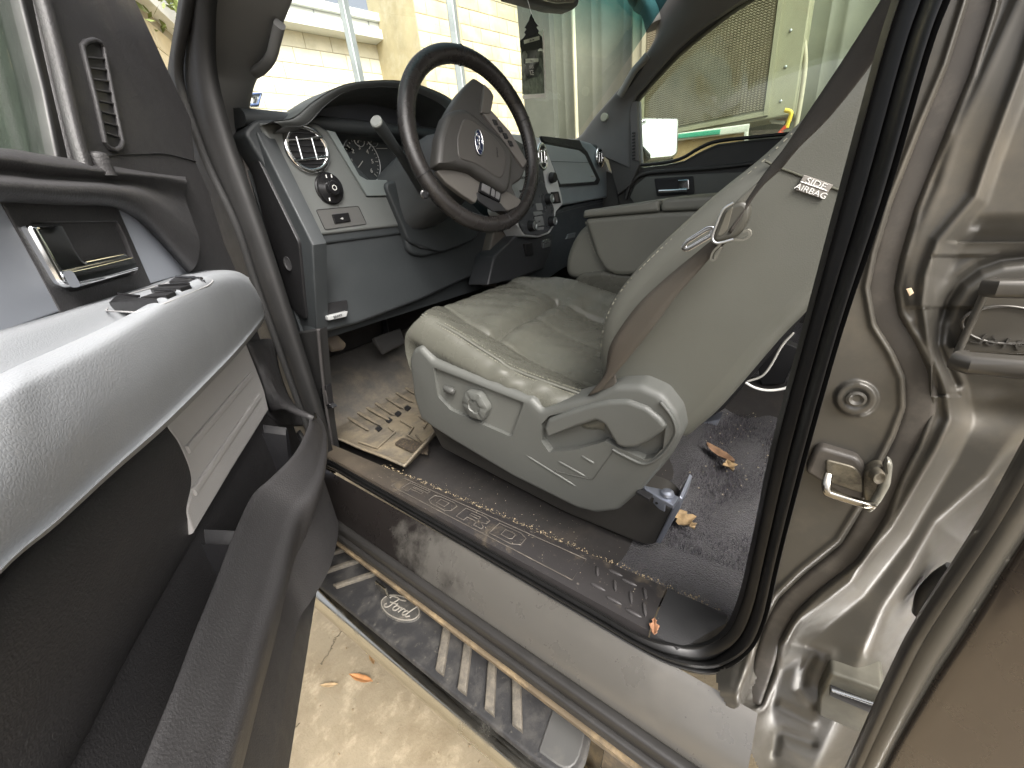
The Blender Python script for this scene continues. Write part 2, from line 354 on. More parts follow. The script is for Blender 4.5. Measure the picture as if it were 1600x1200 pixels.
PF = Vector((1.5, 7.2, 0)); PB = Vector((3.0, 5.6, 0))
a0 = on_line(372, 100, PF, WD); a1 = on_line(670, 100, PF, WD); a0.z = a1.z = 0; hz = on_line(437, 48, PF, WD).z; hz2 = on_line(660, 98, PF, WD).z
a0 = Vector((a0.x - .2, a0.y + .05, 0))
tA, _, nA = blockwall('block_building', a0, WD, (a1 - a0).length + 1.6, hz + .12, blk1, mort, 'long low cream block building under a white corrugated fascia', 'building')
def strip(name, p, q, h, th, m, parent, out): 
    V, F = slabmesh([p, q, q + UP * h, p + UP * h], th, .004, n=out); return mk(name, V, F, m, parent)
fz = on_line(455, 47, PF, WD).z; fh = on_line(455, 5, PF, WD).z - fz
e0 = a0.copy(); e1 = a0 + WD * ((a1 - a0).length + 1.6); e0.z = e1.z = fz + .02
whitem = mat('white_fascia', (.62, .64, .62), .6, mottled=.06, dirt=[((.35, .38, .36), 3, .5, .8, .4)])
strip('soffit_trim', e0 + nA * .26 + UP * -.02, e1 + nA * .26 + UP * -.02, .12, .3, whitem, tA, nA)
strip('fascia', e0 + nA * .20 + UP * .103, e1 + nA * .20 + UP * .103, fh - .22, .24, whitem, tA, nA)
strip('cap', e0 + nA * .26 + UP * (fh - .112), e1 + nA * .26 + UP * (fh - .112), .10, .5, whitem, tA, nA)
for k in range(16):
    c = e0 + WD * (k * .42 + .1) + nA * .202 + UP * .105; box('fascia_seam', c + UP * (fh - .22) * .5, (.014, .012, fh - .23), steel, tA)
# left wing, running toward the truck's left side
LW = Vector((a0.x - .05, a0.y - .05, 0)); LDR = Vector((-.62, -.78, 0)).normalized(); lh = on_line(262, 48, LW, LDR).z; ld = Vector((-.10, -1, 0)).normalized()
c1 = on_line(245, 60, LW, ld)
tL, _, nL = blockwall('block_wing', LW - ld * -.0, LDR, 3.3, lh, blk2, mort, 'tan block wing of the yard building seen left of the driver pillar, below leaves', 'building')
strip('roof_edge', LW + nL * .12 + UP * (lh + .003), LW + nL * .12 + LDR * 3.3 + UP * (lh + .003), .16, .4, whitem, tL, nL)
# taller block building in front, its corner seen behind the steering wheel
b0 = on_line(661, 100, PB, WD); b0.z = 0; b1 = on_line(836, 100, PB, WD); b1.z = 0
tB, _, nB = blockwall('block_tower', b0, WD, (b1 - b0).length + .55, 5.0, blk2, mort, 'tall tan painted block building whose corner rises behind the steering wheel', 'building')
r0 = b0 - nB * 0.002 - WD * .002
q = [r0, r0 - nB * 1.3, r0 - nB * 1.3 + UP * 5.0, r0 + UP * 5.0]
V, F = slabmesh(q, .2, .002, n=-WD); mk('side_wall', V, F, blk2, tB)
V, F = slabmesh([b0 + WD * .76 + nB * .016, b0 + WD * .78 + nB * .016, b0 + WD * .78 + nB * .016 + UP * 5, b0 + WD * .76 + nB * .016 + UP * 5], .01, .001, n=nB); mk('control_joint', V, F, mort, tB)
# galvanised posts
for (x, D, lb) in [((535, 0, 562, 125), 4.2, 'thin galvanised carport post in front of the low cream building, left of the wheel'), ((703, 0, 722, 140), 3.6, 'thin galvanised carport post in front of the tall tan building, seen through the wheel')]:
    r = ray(x[2], x[3]); p = CAM + r * (D / math.hypot(r.x, r.y)); 
    t = thing('carport_post', lb, 'post', (p.x, p.y, 0), 'carport posts'); R_ = Matrix.Rotation(.4, 3, 'Z')
    V, F = boxmesh((p.x, p.y, 1.75), (.085 if D > 4 else .075, .05, 3.5), R_); o = mk('post', V, F, steel, t); md = o.modifiers.new('b', 'BEVEL'); md.width = .006; md.segments = 2
    V, F = boxmesh((p.x, p.y, .006), (.18, .16, .012), R_); mk('foot_plate', V, F, steel, t)
# metal sided shed wall to the right
XS = 4.3
t = thing('metal_shed', 'grey green metal sided shed wall beyond the passenger window', 'shed', (XS, 1.5, 0))
c0 = at(852, 150, X=XS).y
b = MB(); y = c0; V = []; prof = []
while y > -4.5:
    for (dy, dx) in ((0, 0), (.014, .005), (.03, .005), (.044, 0), (.22, 0), (.226, .003), (.232, 0)): prof.append((XS - dx, y - dy))
    y -= .30
V = [(x, y, z) for z in (0, 3.6) for x, y in prof]; n_ = len(prof); F = [(i, i + 1, n_ + i + 1, n_ + i) for i in range(n_ - 1)]
V, F = V, F; o = mk('siding', V, F, wallp, t, sharp=20); md = o.modifiers.new('s', 'SOLIDIFY'); md.thickness = .02; md.offset = 1
dk = mat('dark_door', (.10, .105, .085), .7, mottled=.1)
pp = at(862, 120, X=XS - .05); V, F = boxmesh((XS - .03, c0 + .03, 1.8), (.13, .34, 3.6)); mk('corner_post', V, F, dk, t)
V, F = lathemesh((XS - .07, at(898, 100, X=XS - .07).y, 0), (0, 0, 1), [(.018, 0), (.018, 3.4)], 10); mk('conduit', V, F, cream, t)
# big evaporative cooler on the shed
Xa = 3.95
ac = thing('evaporative_cooler', 'large louvred evaporative cooler panel mounted on the shed', 'cooler', (XS, 1.0, 1.3))
yl, yr = at(1003, 180, X=Xa).y, at(1225, 180, X=Xa).y; zb = at(1150, 196, X=Xa).z; zt = 2.75
V, F = boxmesh(((Xa + XS) / 2, (yl + yr) / 2 + .02, (zb + zt) / 2), (XS - Xa, abs(yl - yr) + .16, zt - zb)); o = mk('housing', V, F, acm, ac); md = o.modifiers.new('b', 'BEVEL'); md.width = .012; md.segments = 2
gy0, gy1 = at(1020, 150, X=Xa).y + .06, at(1196, 150, X=Xa).y; gz0, gz1 = zb + .07, zt - .30
slab('pad_recess', [(Xa - .004, gy0, gz0), (Xa - .004, gy1, gz0), (Xa - .004, gy1, gz1), (Xa - .004, gy0, gz1)], .01, .001, mat('cooler_pad', (.15, .13, .08), .9, mottled=.2, ms=9), ac, n=OUT)
b = MB(); nz = int((gz1 - gz0) / .015)
for k in range(nz):
    z = gz0 + (k + .5) * .015; yy = np.linspace(gy0, gy1, 80); P_ = [Vector((Xa - .010 - .004 * (i % 2), yv, z + (.0035 if i % 2 else -.0035))) for i, yv in enumerate(yy)]
    b.add(*tubemesh(P_, [(-.003, -.0026), (.003, -.0026), (.003, .0026), (-.003, .0026)], up=(0, 0, 1)))
b.out('louvre_mesh', mat('louvre', (.26, .23, .15), .6, mottled=.12), ac)
for a_, b_ in (((gy0 + .03, gz0 - .03), (gy1 - .03, gz0 - .03)), ((gy0 + .03, gz1 + .03), (gy1 - .03, gz1 + .03))):
    V, F = boxmesh((Xa - .01, (a_[0] + b_[0]) / 2, a_[1]), (.02, abs(a_[0] - b_[0]), .03)); mk('frame_rail', V, F, acm, ac)
for yv in (gy0 + .02, gy1 - .02):
    V, F = boxmesh((Xa - .012, yv, (gz0 + gz1) / 2), (.022, .028, gz1 - gz0 + .09)); mk('frame_rail', V, F, acm, ac)
for k in range(7): lathe('rivet', (Xa - .001, gy1 - .10, zb + .1 + k * .2), (-1, 0, 0), [(.009, 0), (.009, .004), (.004, .008)], steel, ac, n=10)
# conduit box and hose right of the cooler
t = thing('service_panel', 'narrow tan service panel with a pale metal edge beside the cooler', 'panel', (4.2, .1, 1.3))
p0, p1 = at(1225, 0, X=4.05), at(1212, 188, X=4.05); p2, p3 = at(1236, 188, X=4.05), at(1250, 0, X=4.05)
slab('panel', [p1, p2, p3 + (p3 - p2) * .6, p0 + (p0 - p1) * .6], .12, .004, wood, t, n=OUT)
tube('edge_trim', [at(1206, 190, X=4.03), at(1222, -40, X=4.03)], rect(.025, .025), whitem, t)
tube('edge_trim', [at(1206, 190, X=4.03), at(1226, 192, X=4.03)], rect(.02, .02), whitem, t)
hs = tube('water_hose', crv([at(x, y, X=4.0) for x, y in [(1238, -40), (1243, 20), (1255, 60), (1258, 100), (1252, 150), (1246, 185), (1240, 215), (1236, 260)]], 5), .016, mat('hose', (.36, .33, .24), .6), None)
tag(hs, 'pale hose hanging beside the cooler panel', 'hose')
t = thing('hand_pump', 'small yellow and red pump handle at the foot of the hose', 'tool', tuple(at(1232, 200, X=3.9)))
tube('handle', crv([at(x, y, X=3.9) for x, y in [(1226, 172), (1236, 176), (1232, 190), (1229, 200)]], 4), .014, mat('yellow_p', (.65, .48, .03), .5), t)
tube('body', [at(1228, 198, X=3.9), at(1216, 208, X=3.9), at(1234, 212, X=3.9)], .016, mat('red_p', (.55, .06, .02), .5), t)
# framed board leaning under the cooler
t = thing('framed_board', 'plywood board in a white and green frame standing below the cooler', 'board', (3.6, .8, 1))
Xb = 3.7; q = [at(1052, 218, X=Xb), at(1168, 204, X=Xb), at(1166, 330, X=Xb), at(1050, 330, X=Xb)]
slab('board', q, .03, .003, wood, t, n=OUT)
mk_w = mat('white_board', (.55, .57, .50), .6)
tube('frame_top', [at(1046, 216, X=Xb - .02), at(1170, 200, X=Xb - .02)], rect(.05, .03), mk_w, t, up=OUT); tube('frame_side', [at(1166, 202, X=Xb - .02), at(1164, 330, X=Xb - .02)], rect(.025, .03), mk_w, t, up=OUT)
tube('green_strip', [at(1060, 213, X=Xb - .04), at(1125, 206, X=Xb - .04)], rect(.03, .01), mat('green_s', (.05, .32, .2), .6), t, up=OUT)
dkw = mat('shed_skirt', (.12, .125, .11), .8, mottled=.1)
# trees on the left
leafg = mat('tree_leaf', (.115, .15, .035), .6, mottled=.35, ms=3); bark = mat('bark', (.10, .08, .055), .9, grain=40, gs=.6)
def tree(loc, h, cr_, lb, n=5200, seed=1, zc=None):
    r = np.random.default_rng(seed); t = thing('shade_tree', lb, 'tree', (loc[0], loc[1], 0), 'shade trees behind the truck')
    zc = zc or h * .72; b = MB(); L = Vector((loc[0], loc[1], 0))
    tr = crv([L, L + Vector((.1, .05, h * .25)), L + Vector((0, .1, h * .5)), L + Vector((.1, 0, h * .8))], 4); b.add(*tubemesh(tr, .16, scale=[1 - .7 * i / len(tr) for i in range(len(tr))]))
    cl = []
    for k in range(26):
        v = r.normal(size=3); v /= np.linalg.norm(v); v *= cr_ * (.35 + .65 * r.random()); c = L + Vector((v[0], v[1], zc + v[2] * .7)); cl.append((c, .35 + .5 * r.random()))
        if k % 2 == 0: m_ = lerp(tr[-4], c, .5) + Vector((0, 0, .2)); b.add(*tubemesh(crv([tr[-6], m_, c], 4), .035))
    b.out('trunk', bark, t); V = np.zeros((n * 4, 3)); F = []
    for i in range(n):
        c, s = cl[r.integers(len(cl))]; p = np.array(c) + r.normal(size=3) * s * .62; a = r.normal(size=3); a /= np.linalg.norm(a); q = np.cross(a, r.normal(size=3)); q /= np.linalg.norm(q); l = .035 + .03 * r.random(); wd = l * .35
        V[i * 4:i * 4 + 4] = [p - a * l, p + q * wd, p + a * l, p - q * wd]; F.append((i * 4, i * 4 + 1, i * 4 + 2, i * 4 + 3))
    me = bpy.data.meshes.new('crown'); me.from_pydata(V.tolist(), [], F); me.materials.append(leafg); o = bpy.data.objects.new('crown', me); S.collection.objects.link(o); setp(o, t)
def along(x, y, D): r = ray(x, y); return CAM + r * (D / math.hypot(r.x, r.y))
p = along(5, 30, 6.4); tree((p.x, p.y), 6.4, 1.4, 'leafy shade tree seen through the open door window', seed=3, zc=3.9, n=16000)
p = along(225, 5, 13.5); tree((p.x, p.y), 7.5, 1.9, 'yellow green tree above the tan block wing roof', seed=5, zc=4.6, n=20000)
# ================================================================ THE TRUCK
TK = thing('pickup_truck', 'dusty grey brown pickup truck with its driver door open, olive grey leather seats', 'pickup truck', (1.15, .5, 0))
# ---- rocker, sill and floor
def sk(y): return .035 * (max(-.1, min(y, .9)) - .30)   # the sill line drifts slightly
def runY(name, sec, y0, y1, m, parent=TK, wob=0, label=None, n=14):
    rows = []
    for k in range(n + 1):
        y = y0 + (y1 - y0) * k / n; rows.append([Vector((x + sk(y), y, z)) for x, z in sec])
    V, F = gridmesh(rows); return mk(name, V, F, m, parent, label=label)
def sub(name, loc):                  # an Empty that carries the sub-parts of one part of the truck
    e = bpy.data.objects.new(name, None); S.collection.objects.link(e); e.empty_display_size = .05; e.parent = TK; e.location = Vector(loc) - TK.location; return e
RK = sub('rocker_panel', (.28, .4, .5))
runY('sill_step', [(p.x, p.z) for p in crv([Vector((.318, 0, .606)), Vector((.309, 0, .600)), Vector((.296, 0, .588)), Vector((.282, 0, .570)), Vector((.273, 0, .553)), Vector((.267, 0, .538)), Vector((.266, 0, .520))], 4)], -.03, .98, paintsill, RK, n=30)
tube('rocker_seal', [Vector((.262 + sk(y), y, .537)) for y in np.linspace(-.03, .99, 30)], [(p[0], p[1]) for p in rect(.014, .022, .005)], rubber, RK, up=UP)
tube('rocker_seal', [Vector((.254 + sk(y), y, .520)) for y in np.linspace(-.03, .99, 30)], [(p[0], p[1]) for p in rect(.012, .016, .004)], rubber, RK, up=UP)
brown = mat('rusty_brown', (.10, .075, .045), .8, dirt=[((.30, .22, .12), 30, .5, .7, .7)], mottled=.2)
runY('lower_skin', [(.262, .512), (.262, .47), (.275, .40), (.32, .33)], -.03, 1.0, brown, RK)
runY('seam_flange', [(.256, .505), (.247, .502), (.247, .496), (.256, .49)], -.3, 1.0, brown, RK)
for (ya, yb) in ((.74, .99), (.53, .56)): slab('clip_plate', [(.2445, ya, .500), (.2445, yb, .500), (.2445, yb, .478), (.2445, ya, .478)], .004, .001, chromed, RK, n=OUT)
# scuff plate
SC = sub('scuff_plate', (.36, .4, .62))
def scx(t, y=.4): xo = max(.3215 + .045 * (y - .09), .374 - 1.5 * (y - .014)); return Vector((xo + (.395 - xo) * t, 0, .6265 - .006 * t + .004 * math.sin(math.pi * t)))
rows = [[scx(t, y) + Vector((0, y, 0)) for t in (0, .1, .3, .5, .7, .9, 1)] + [Vector((.398, y, .606)), Vector((.402, y, .585))] for y in np.linspace(.085, .97, 40)]
rows = [[Vector((r[0].x - .006, r[0].y, .610))] + r for r in rows]
V, F = gridmesh(rows); mk('plate', V, F, scuffp, SC)
rows = [[scx(t, y) + Vector((0, y, -.0015)) for t in (0, .1, .3, .5, .7, .9, 1)] + [Vector((.399, y, .604)), Vector((.403, y, .58))] for y in np.linspace(.012, .0835, 8)]
rows = [[Vector((r[0].x - .006, r[0].y, .608))] + r for r in rows]; V, F = gridmesh(rows); mk('corner_plate', V, F, mat('corner_plastic', (.03, .03, .031), .4, grain=500, gs=.3), SC)
def scp(y, t, h=.001): p = scx(t, y); p.y = y; p.z += h; return p
emb = mat('embossing', (.075, .067, .058), .45, dirt=[(DUST, 60, .5, .7, .5)])
bb = MB()
def sline(pts, closed=True, r=.0008): bb.add(*tubemesh([scp(y, t) for y, t in pts], r, closed=closed))
sline([(.60, .16), (.195, .16), (.195, .80), (.60, .80)])
# letters as double outlines, read from the door side (text runs toward the rear)
LET = {'F': [[(0, 0), (0, 1), (1, 1), (1, .74), (.32, .74), (.32, .6), (.85, .6), (.85, .38), (.32, .38), (.32, 0)]],
       'O': [[(.2, 0), (0, .2), (0, .8), (.2, 1), (.8, 1), (1, .8), (1, .2), (.8, 0)], [(.32, .26), (.32, .74), (.68, .74), (.68, .26)]],
       'R': [[(0, 0), (0, 1), (.8, 1), (1, .84), (1, .5), (.82, .4), (1, .2), (1, 0), (.7, 0), (.7, .24), (.62, .32), (.32, .32), (.32, 0)], [(.32, .56), (.32, .76), (.68, .76), (.68, .56)]],
       'D': [[(0, 0), (0, 1), (.75, 1), (1, .78), (1, .22), (.75, 0)], [(.32, .26), (.32, .74), (.62, .74), (.68, .66), (.68, .34), (.62, .26)]]}
for i, ch in enumerate('FORD'):
    y0 = .575 - i * .075
    for lp in LET[ch]: sline([(y0 - a * .058, .26 + b_ * .44) for a, b_ in lp])
bb.out('embossed_word', emb, SC)
tr_ = MB()
for (y, t, a) in [(.172, .62, 1), (.16, .28, 0), (.15, .78, 0), (.142, .48, 1), (.135, .18, 0), (.128, .70, 0), (.118, .40, 1), (.105, .62, 1), (.108, .14, 0), (.098, .30, 1)]:
    d = (.012, .0) if a == 0 else (0.0, .22); A_, B_ = scp(y - d[0] * .5 - .004, t - d[1] * .5, .001), scp(y + d[0] * .5 + .004, t + d[1] * .5, .001)
    tr_.add(*tubemesh([A_, lerp(A_, B_, .2), lerp(A_, B_, .8), B_], .0022, scale=[.3, 1, 1, .3]))
tr_.out('tread_pattern', mat('tread', (.05, .047, .047), .3), SC)
# floor
FL = sub('cab_floor', (1.15, .5, .56))
V, F = gridmesh([[Vector((x, y, z)) for x, z in ((.400, .60), (.402, .578), (.41, .562), (.45, .557), (1.0, .556), (1.1, .60), (1.2, .60), (1.3, .556), (1.9, .556), (1.93, .62))] for y in np.linspace(-.2, 1.0, 26)]); mk('floor_liner', V, F, carpetf, FL)
rng2 = np.random.default_rng(3)
xs, ys = np.linspace(.40, 1.93, 70), np.linspace(-1.1, .30, 90); V = []; F = []
for j, y in enumerate(ys):
    for i, x in enumerate(xs):
        z = .566 + .003 * math.sin(x * 31 + y * 9) + .004 * math.sin(y * 55 + math.sin(x * 20)) * (1 if x > .6 else .4) + rng2.normal(0, .0006)
        z += .030 * max(0, min(1, (.46 - x) / .05)) * (y < .08)
        z -= .014 * max(0, min(1, (y - .13) / .08))
        V.append((x, y, z))
n_ = len(xs); F = [(j * n_ + i, j * n_ + i + 1, (j + 1) * n_ + i + 1, (j + 1) * n_ + i) for j in range(len(ys) - 1) for i in range(n_ - 1)]
mk('rear_carpet', V, F, carpet, FL)
nb_ = 24000; q_ = rng2.random((nb_, 2)); bx = .52 + q_[:, 0] * .75; by = -.22 + q_[:, 1] * .36; PV = np.zeros((nb_ * 3, 3)); an = rng2.random(nb_) * 6.28; hgt = .0035 + .0035 * rng2.random(nb_); ln_ = rng2.normal(0, .0022, (nb_, 2))
PV[0::3] = np.stack([bx - np.cos(an) * .0007, by - np.sin(an) * .0007, np.full(nb_, .563)], 1); PV[1::3] = np.stack([bx + np.cos(an) * .0007, by + np.sin(an) * .0007, np.full(nb_, .563)], 1); PV[2::3] = np.stack([bx + ln_[:, 0], by + ln_[:, 1], .568 + hgt], 1)
me = bpy.data.meshes.new('carpet_pile'); me.from_pydata(PV.tolist(), [], [(3 * i, 3 * i + 1, 3 * i + 2) for i in range(nb_)]); me.materials.append(mat('pile', (.030, .026, .035), .9, sheen=.3)); o = bpy.data.objects.new('carpet_pile', me); S.collection.objects.link(o); setp(o, FL); o['kind'] = 'stuff'
# firewall and toe board
V, F = gridmesh([[Vector((x, y, z)) for y, z in ((.98, .557), (1.12, .58), (1.22, .66), (1.27, .80), (1.28, 1.2))] for x in (.36, .8, 1.3, 1.94)], 4); mk('toe_board', V, F, carpetf, FL)
# ---- running board
RB = sub('running_board', (.25, .4, .43))
yf, yb = .86, .135
def rbsec(y, w=1.0):
    return [Vector(p) for p in ((.312, y, .405), (.312, y, .428), (.305, y, .436), (.25, y, .438), (.212, y, .436), (.196, y, .430), (.184, y, .415), (.182, y, .395), (.192, y, .372), (.22, y, .355), (.30, y, .36))]
rows = []
for y in list(np.linspace(-.9, .80, 36)) + [.84, .88, .91, .93, .935]:
    k = max(0, (y - .80) / .135); sc = math.sqrt(max(.02, 1 - k * k)) if k > 0 else 1
    rows.append([Vector((.312 + (p.x - .312) * sc, y, .40 + (p.z - .40) * (sc * .6 + .4))) for p in rbsec(y)])
V, F = gridmesh(rows, 3, 1, cu=False); mk('chrome_bar', V, F, chromed, RB)
# rubber pad with its rounded rear end
def pad(pts, z, th, r, name, m): return slab(name, [Vector((x, y, z)) for x, y in pts], th, r, m, RB, n=UP)
pd = rnd([(.304, yb + .012, 0), (.212, yb - .008, 0), (.202, yb + .05, 0), (.202, .80, 0), (.25, .875, 0), (.304, .90, 0)], [.03, .04, .02, .03, .03, .01])
pad([(p.x, p.y) for p in pd], .4435, .01, .004, 'tread_pad', padp)
smooth_pad = mat('smooth_pad', (.06, .06, .058), .5, dirt=[((.2, .185, .15), 14, .5, .8, .4)])
pe = rnd([(.301, yb + .02, 0), (.214, yb + .001, 0), (.212, yb + .055, 0), (.300, yb + .068, 0)], [.03, .035, .004, .004]); pad([(p.x, p.y) for p in pe], .4452, .006, .002, 'end_cap', smooth_pad)
for (A_, B_) in [((700, 965), (686, 1048)), ((733, 985), (721, 1078)), ((770, 1012), (764, 1110)), ((806, 1040), (808, 1135))]:
    p, q = at(*A_, Z=.452), at(*B_, Z=.452); slab('grip_rib', [p + Vector((0, .0088, 0)), q + Vector((0, .0088, 0)), q - Vector((0, .0088, 0)), p - Vector((0, .0088, 0))], .012, .0035, padrib, RB, n=UP)
for (A_, B_) in [((535, 836), (470, 852)), ((552, 852), (484, 872)), ((575, 868), (500, 893)), ((600, 888), (522, 914))]:
    p, q = at(*A_, Z=.452), at(*B_, Z=.452); slab('grip_rib', [p + Vector((0, .006, 0)), q + Vector((0, .006, 0)), q - Vector((0, .006, 0)), p - Vector((0, .006, 0))], .008, .0025, padrib, RB, n=UP)
ec = at(625, 949, Z=.4455); er = facing(ec, UP, at(655, 962, Z=.4455) - at(595, 932, Z=.4455))
ea = (at(655, 962, Z=.4455) - at(595, 936, Z=.4455)).length * .5
V, F = slabmesh(ell(ec, er, ea * 1.02, ea * .50, h=.0), .006, .002, n=UP); EM = mk('oval_emblem', V, F, mat('emblem_pad', (.04, .039, .036), .7, dirt=[(DUST, 60, .5, .7, .4)]), RB)
V, F = tubemesh(ell(ec, er, ea * .94, ea * .43, h=.0006), .0011, closed=True); rim_ = mk('emblem_ring', V, F, mat('emb_hi', (.17, .158, .135), .6), RB)
script('emblem_script', ec + UP * .0008, er, ea * .40, .0013, MATS['emb_hi'], RB)
slab('end_trim', [(.30, .125, .441), (.205, .11, .441), (.20, -.9, .441), (.30, -.9, .441)], .008, .003, chrome, RB, n=UP)
for x in (.215, .245, .275): slab('trim_groove', [(x - .004, .095, .4425), (x + .004, .097, .4425), (x + .004, -.9, .4425), (x - .004, -.9, .4425)], .003, .001, blackp, RB, n=UP)

# ---- door opening weatherstrip
IN = [(1460, -180), (1420, -90), (1393, 0), (1365, 91), (1310, 297), (1256, 502), (1204, 700), (1171, 860), (1151, 940), (1128, 985), (1090, 1006), (1045, 1003), (1001, 991)]
OT = [(1570, -180), (1528, -90), (1489, 0), (1455, 91), (1388, 320), (1322, 510), (1262, 720), (1222, 872), (1200, 968), (1172, 1022), (1120, 1054), (1062, 1046), (1002, 1018)]
WS = sub('weatherstrip', (.33, .4, .7)); N_ = len(IN)
nI, nO, nN = [], [], []
for i, (a, b_) in enumerate(zip(IN, OT)):
    k = max(0, min(1, (i - 8) / 2.0)); xi, xo = .345, .318
    if i <= 9: A_, B_ = at(*a, X=xi), at(*b_, X=xo)
    else:
        A_, B_ = at(*a, Z=.625), at(*b_, Z=.606)
    nI.append(A_); nO.append(B_); nN.append((Vector((-1, -.15, 0)) * (1 - k) + Vector((-.6, 0, .8)) * k).normalized())
yy0 = nI[-1].y
for y in np.linspace(yy0 + .05, .80, 9): nI.append(Vector((nI[12].x + .05 * (y - yy0), y, .626))); nO.append(Vector((nO[12].x + .05 * (y - yy0), y, .606))); nN.append(Vector((-.6, 0, .8)))
for (y, zz) in ((.86, .63), (.90, .68)): nI.append(Vector((.345, y, zz + .005))); nO.append(Vector((.325, y + .01, zz - .01))); nN.append(Vector((-1, -.3, .2)))
prof = [(0, 0), (.06, .004), (.10, .0055), (.14, .002), (.20, .002), (.42, .003), (.50, .001), (.54, -.004), (.58, .001), (.62, .007), (.70, .010), (.78, .008), (.82, .0), (.86, .003), (.93, .004), (1, -.003)]
rows = [[lerp(a, b_, t) + n * h for (t, h) in prof] for a, b_, n in zip(nI, nO, nN)]
V, F = gridmesh([list(r) for r in zip(*rows)], 4, 1); mk('seal_lip', V, F, rubber2, WS, sharp=60)
# hinge pillar and its seals
HP = sub('hinge_pillar', (.37, .88, 1.0)); drub = mat('dull_rubber', (.016, .016, .016), .8, grain=300, gs=.3, dirt=[(DUST, 20, .6, .85, .15)])
def vcol(name, L_, R_, XL, XR, m, parent=HP, th=.02, nv=4):
    rows = [[at(*a, X=XL) , lerp(at(*a, X=XL), at(*b, X=XR), .5) + Vector((-.004, 0, 0)), at(*b, X=XR)] for a, b in zip(L_, R_)]
    V, F = gridmesh(rows, 3, nv); o = mk(name, V, F, m, parent); md = o.modifiers.new('s', 'SOLIDIFY'); md.thickness = th; md.offset = 0; return o
def vbead(name, pts, X, r, m, parent=HP, sc=1.0): return tube(name, crv([at(x, y, X=X) for x, y in pts], 5), [(p[0] * r, p[1] * r * sc) for p in [(math.cos(a), math.sin(a)) for a in np.linspace(0, 2 * math.pi, 11)[:-1]]], m, parent, up=(-1, 0, 0))
pinner = mat('pillar_inner', (.013, .013, .013), .6, grain=600, gs=.3, dirt=[(DUST, 12, .62, .85, .12)])
vcol('pillar_skin', [(318, -120), (298, -30), (286, 40), (272, 120), (262, 220), (280, 320), (320, 430), (370, 560), (410, 680), (430, 780)], [(350, -120), (330, -30), (325, 40), (330, 120), (355, 215), (385, 300), (420, 400), (465, 540), (500, 650), (520, 735)], .385, .365, pinner)
vbead('seal_bead', [(318, -130), (302, -40), (290, 30), (279, 100), (286, 150), (308, 215), (328, 265), (368, 350), (398, 440), (430, 530), (462, 620), (492, 700), (520, 760)], .352, .0065, drub)
vbead('seal_bead', [(338, -130), (320, -40), (308, 30), (298, 100), (308, 150), (330, 205), (367, 290), (395, 370), (425, 455), (452, 530), (480, 610), (505, 690), (522, 738)], .366, .0055, drub)
vbead('seal_bead', [(352, -130), (334, -40), (322, 30), (314, 100), (324, 150), (345, 210), (378, 310), (408, 390), (438, 470), (468, 560), (492, 635), (512, 705)], .380, .005, drub)
# kick panel under the dashboard
kick = slab('kick_panel', [at(x, y, X=.40) for x, y in [(455, 522), (497, 515), (505, 600), (512, 660), (520, 712), (503, 690), (480, 612)]], .02, .004, pinner, HP)
vbead('panel_edge', [(497, 515), (503, 580), (510, 640), (520, 700)], .398, .0035, darkp)
cl_ = sub('floor_clip', (.40, .85, .68)); q = [at(x, y, X=.398) for x, y in [(500, 607), (509, 602), (514, 632), (520, 638), (505, 640)]]; slab('clip', rnd(q, .003), .012, .002, gloss, cl_)
slab('clip_slot', [at(x, y, X=.396) for x, y in [(504, 612), (508, 610), (512, 632), (508, 634)]], .004, .001, darkp, cl_)

# ---- driver side front pillar trim with grab handle, going up to the roof
AP = sub('front_pillar', (.42, .8, 1.5))
Lp = [(335, 260), (325, 215), (300, 150), (282, 120), (290, 60), (303, 0), (322, -80), (350, -190), (385, -310)]
Rp = [(392, 240), (388, 190), (396, 140), (408, 112), (432, 62), (455, 5), (490, -80), (545, -190), (600, -310)]
XL = [.365, .365, .365, .365, .37, .375, .38, .39, .40]; XR = [.47, .48, .48, .48, .48, .48, .49, .50, .52]
rows = []
for i in range(len(Lp)):
    a, b_ = at(*Lp[i], X=XL[i]), at(*Rp[i], X=XR[i]); rows.append([a + Vector((.03, .03, 0)), a, lerp(a, b_, .25) + Vector((-.012, -.008, 0)), lerp(a, b_, .5) + Vector((-.010, -.014, 0)), lerp(a, b_, .8) + Vector((0, -.012, 0)), b_, b_ + Vector((.005, .04, 0))])
V, F = gridmesh(rows, 4, 4); mk('pillar_trim', V, F, pillarp, AP)
tube('grab_handle', crv([at(x, y, X=.465) for x, y in [(437, 38), (430, 66), (424, 88), (412, 104), (400, 112)]], 5), rect(.016, .02, .007), pillarp, AP)
lathe('screw_cap', at(322, 132, X=.37), (-1, -.5, 0), [(.011, 0), (.011, .003), (.008, .005)], pillarp, AP, n=20)

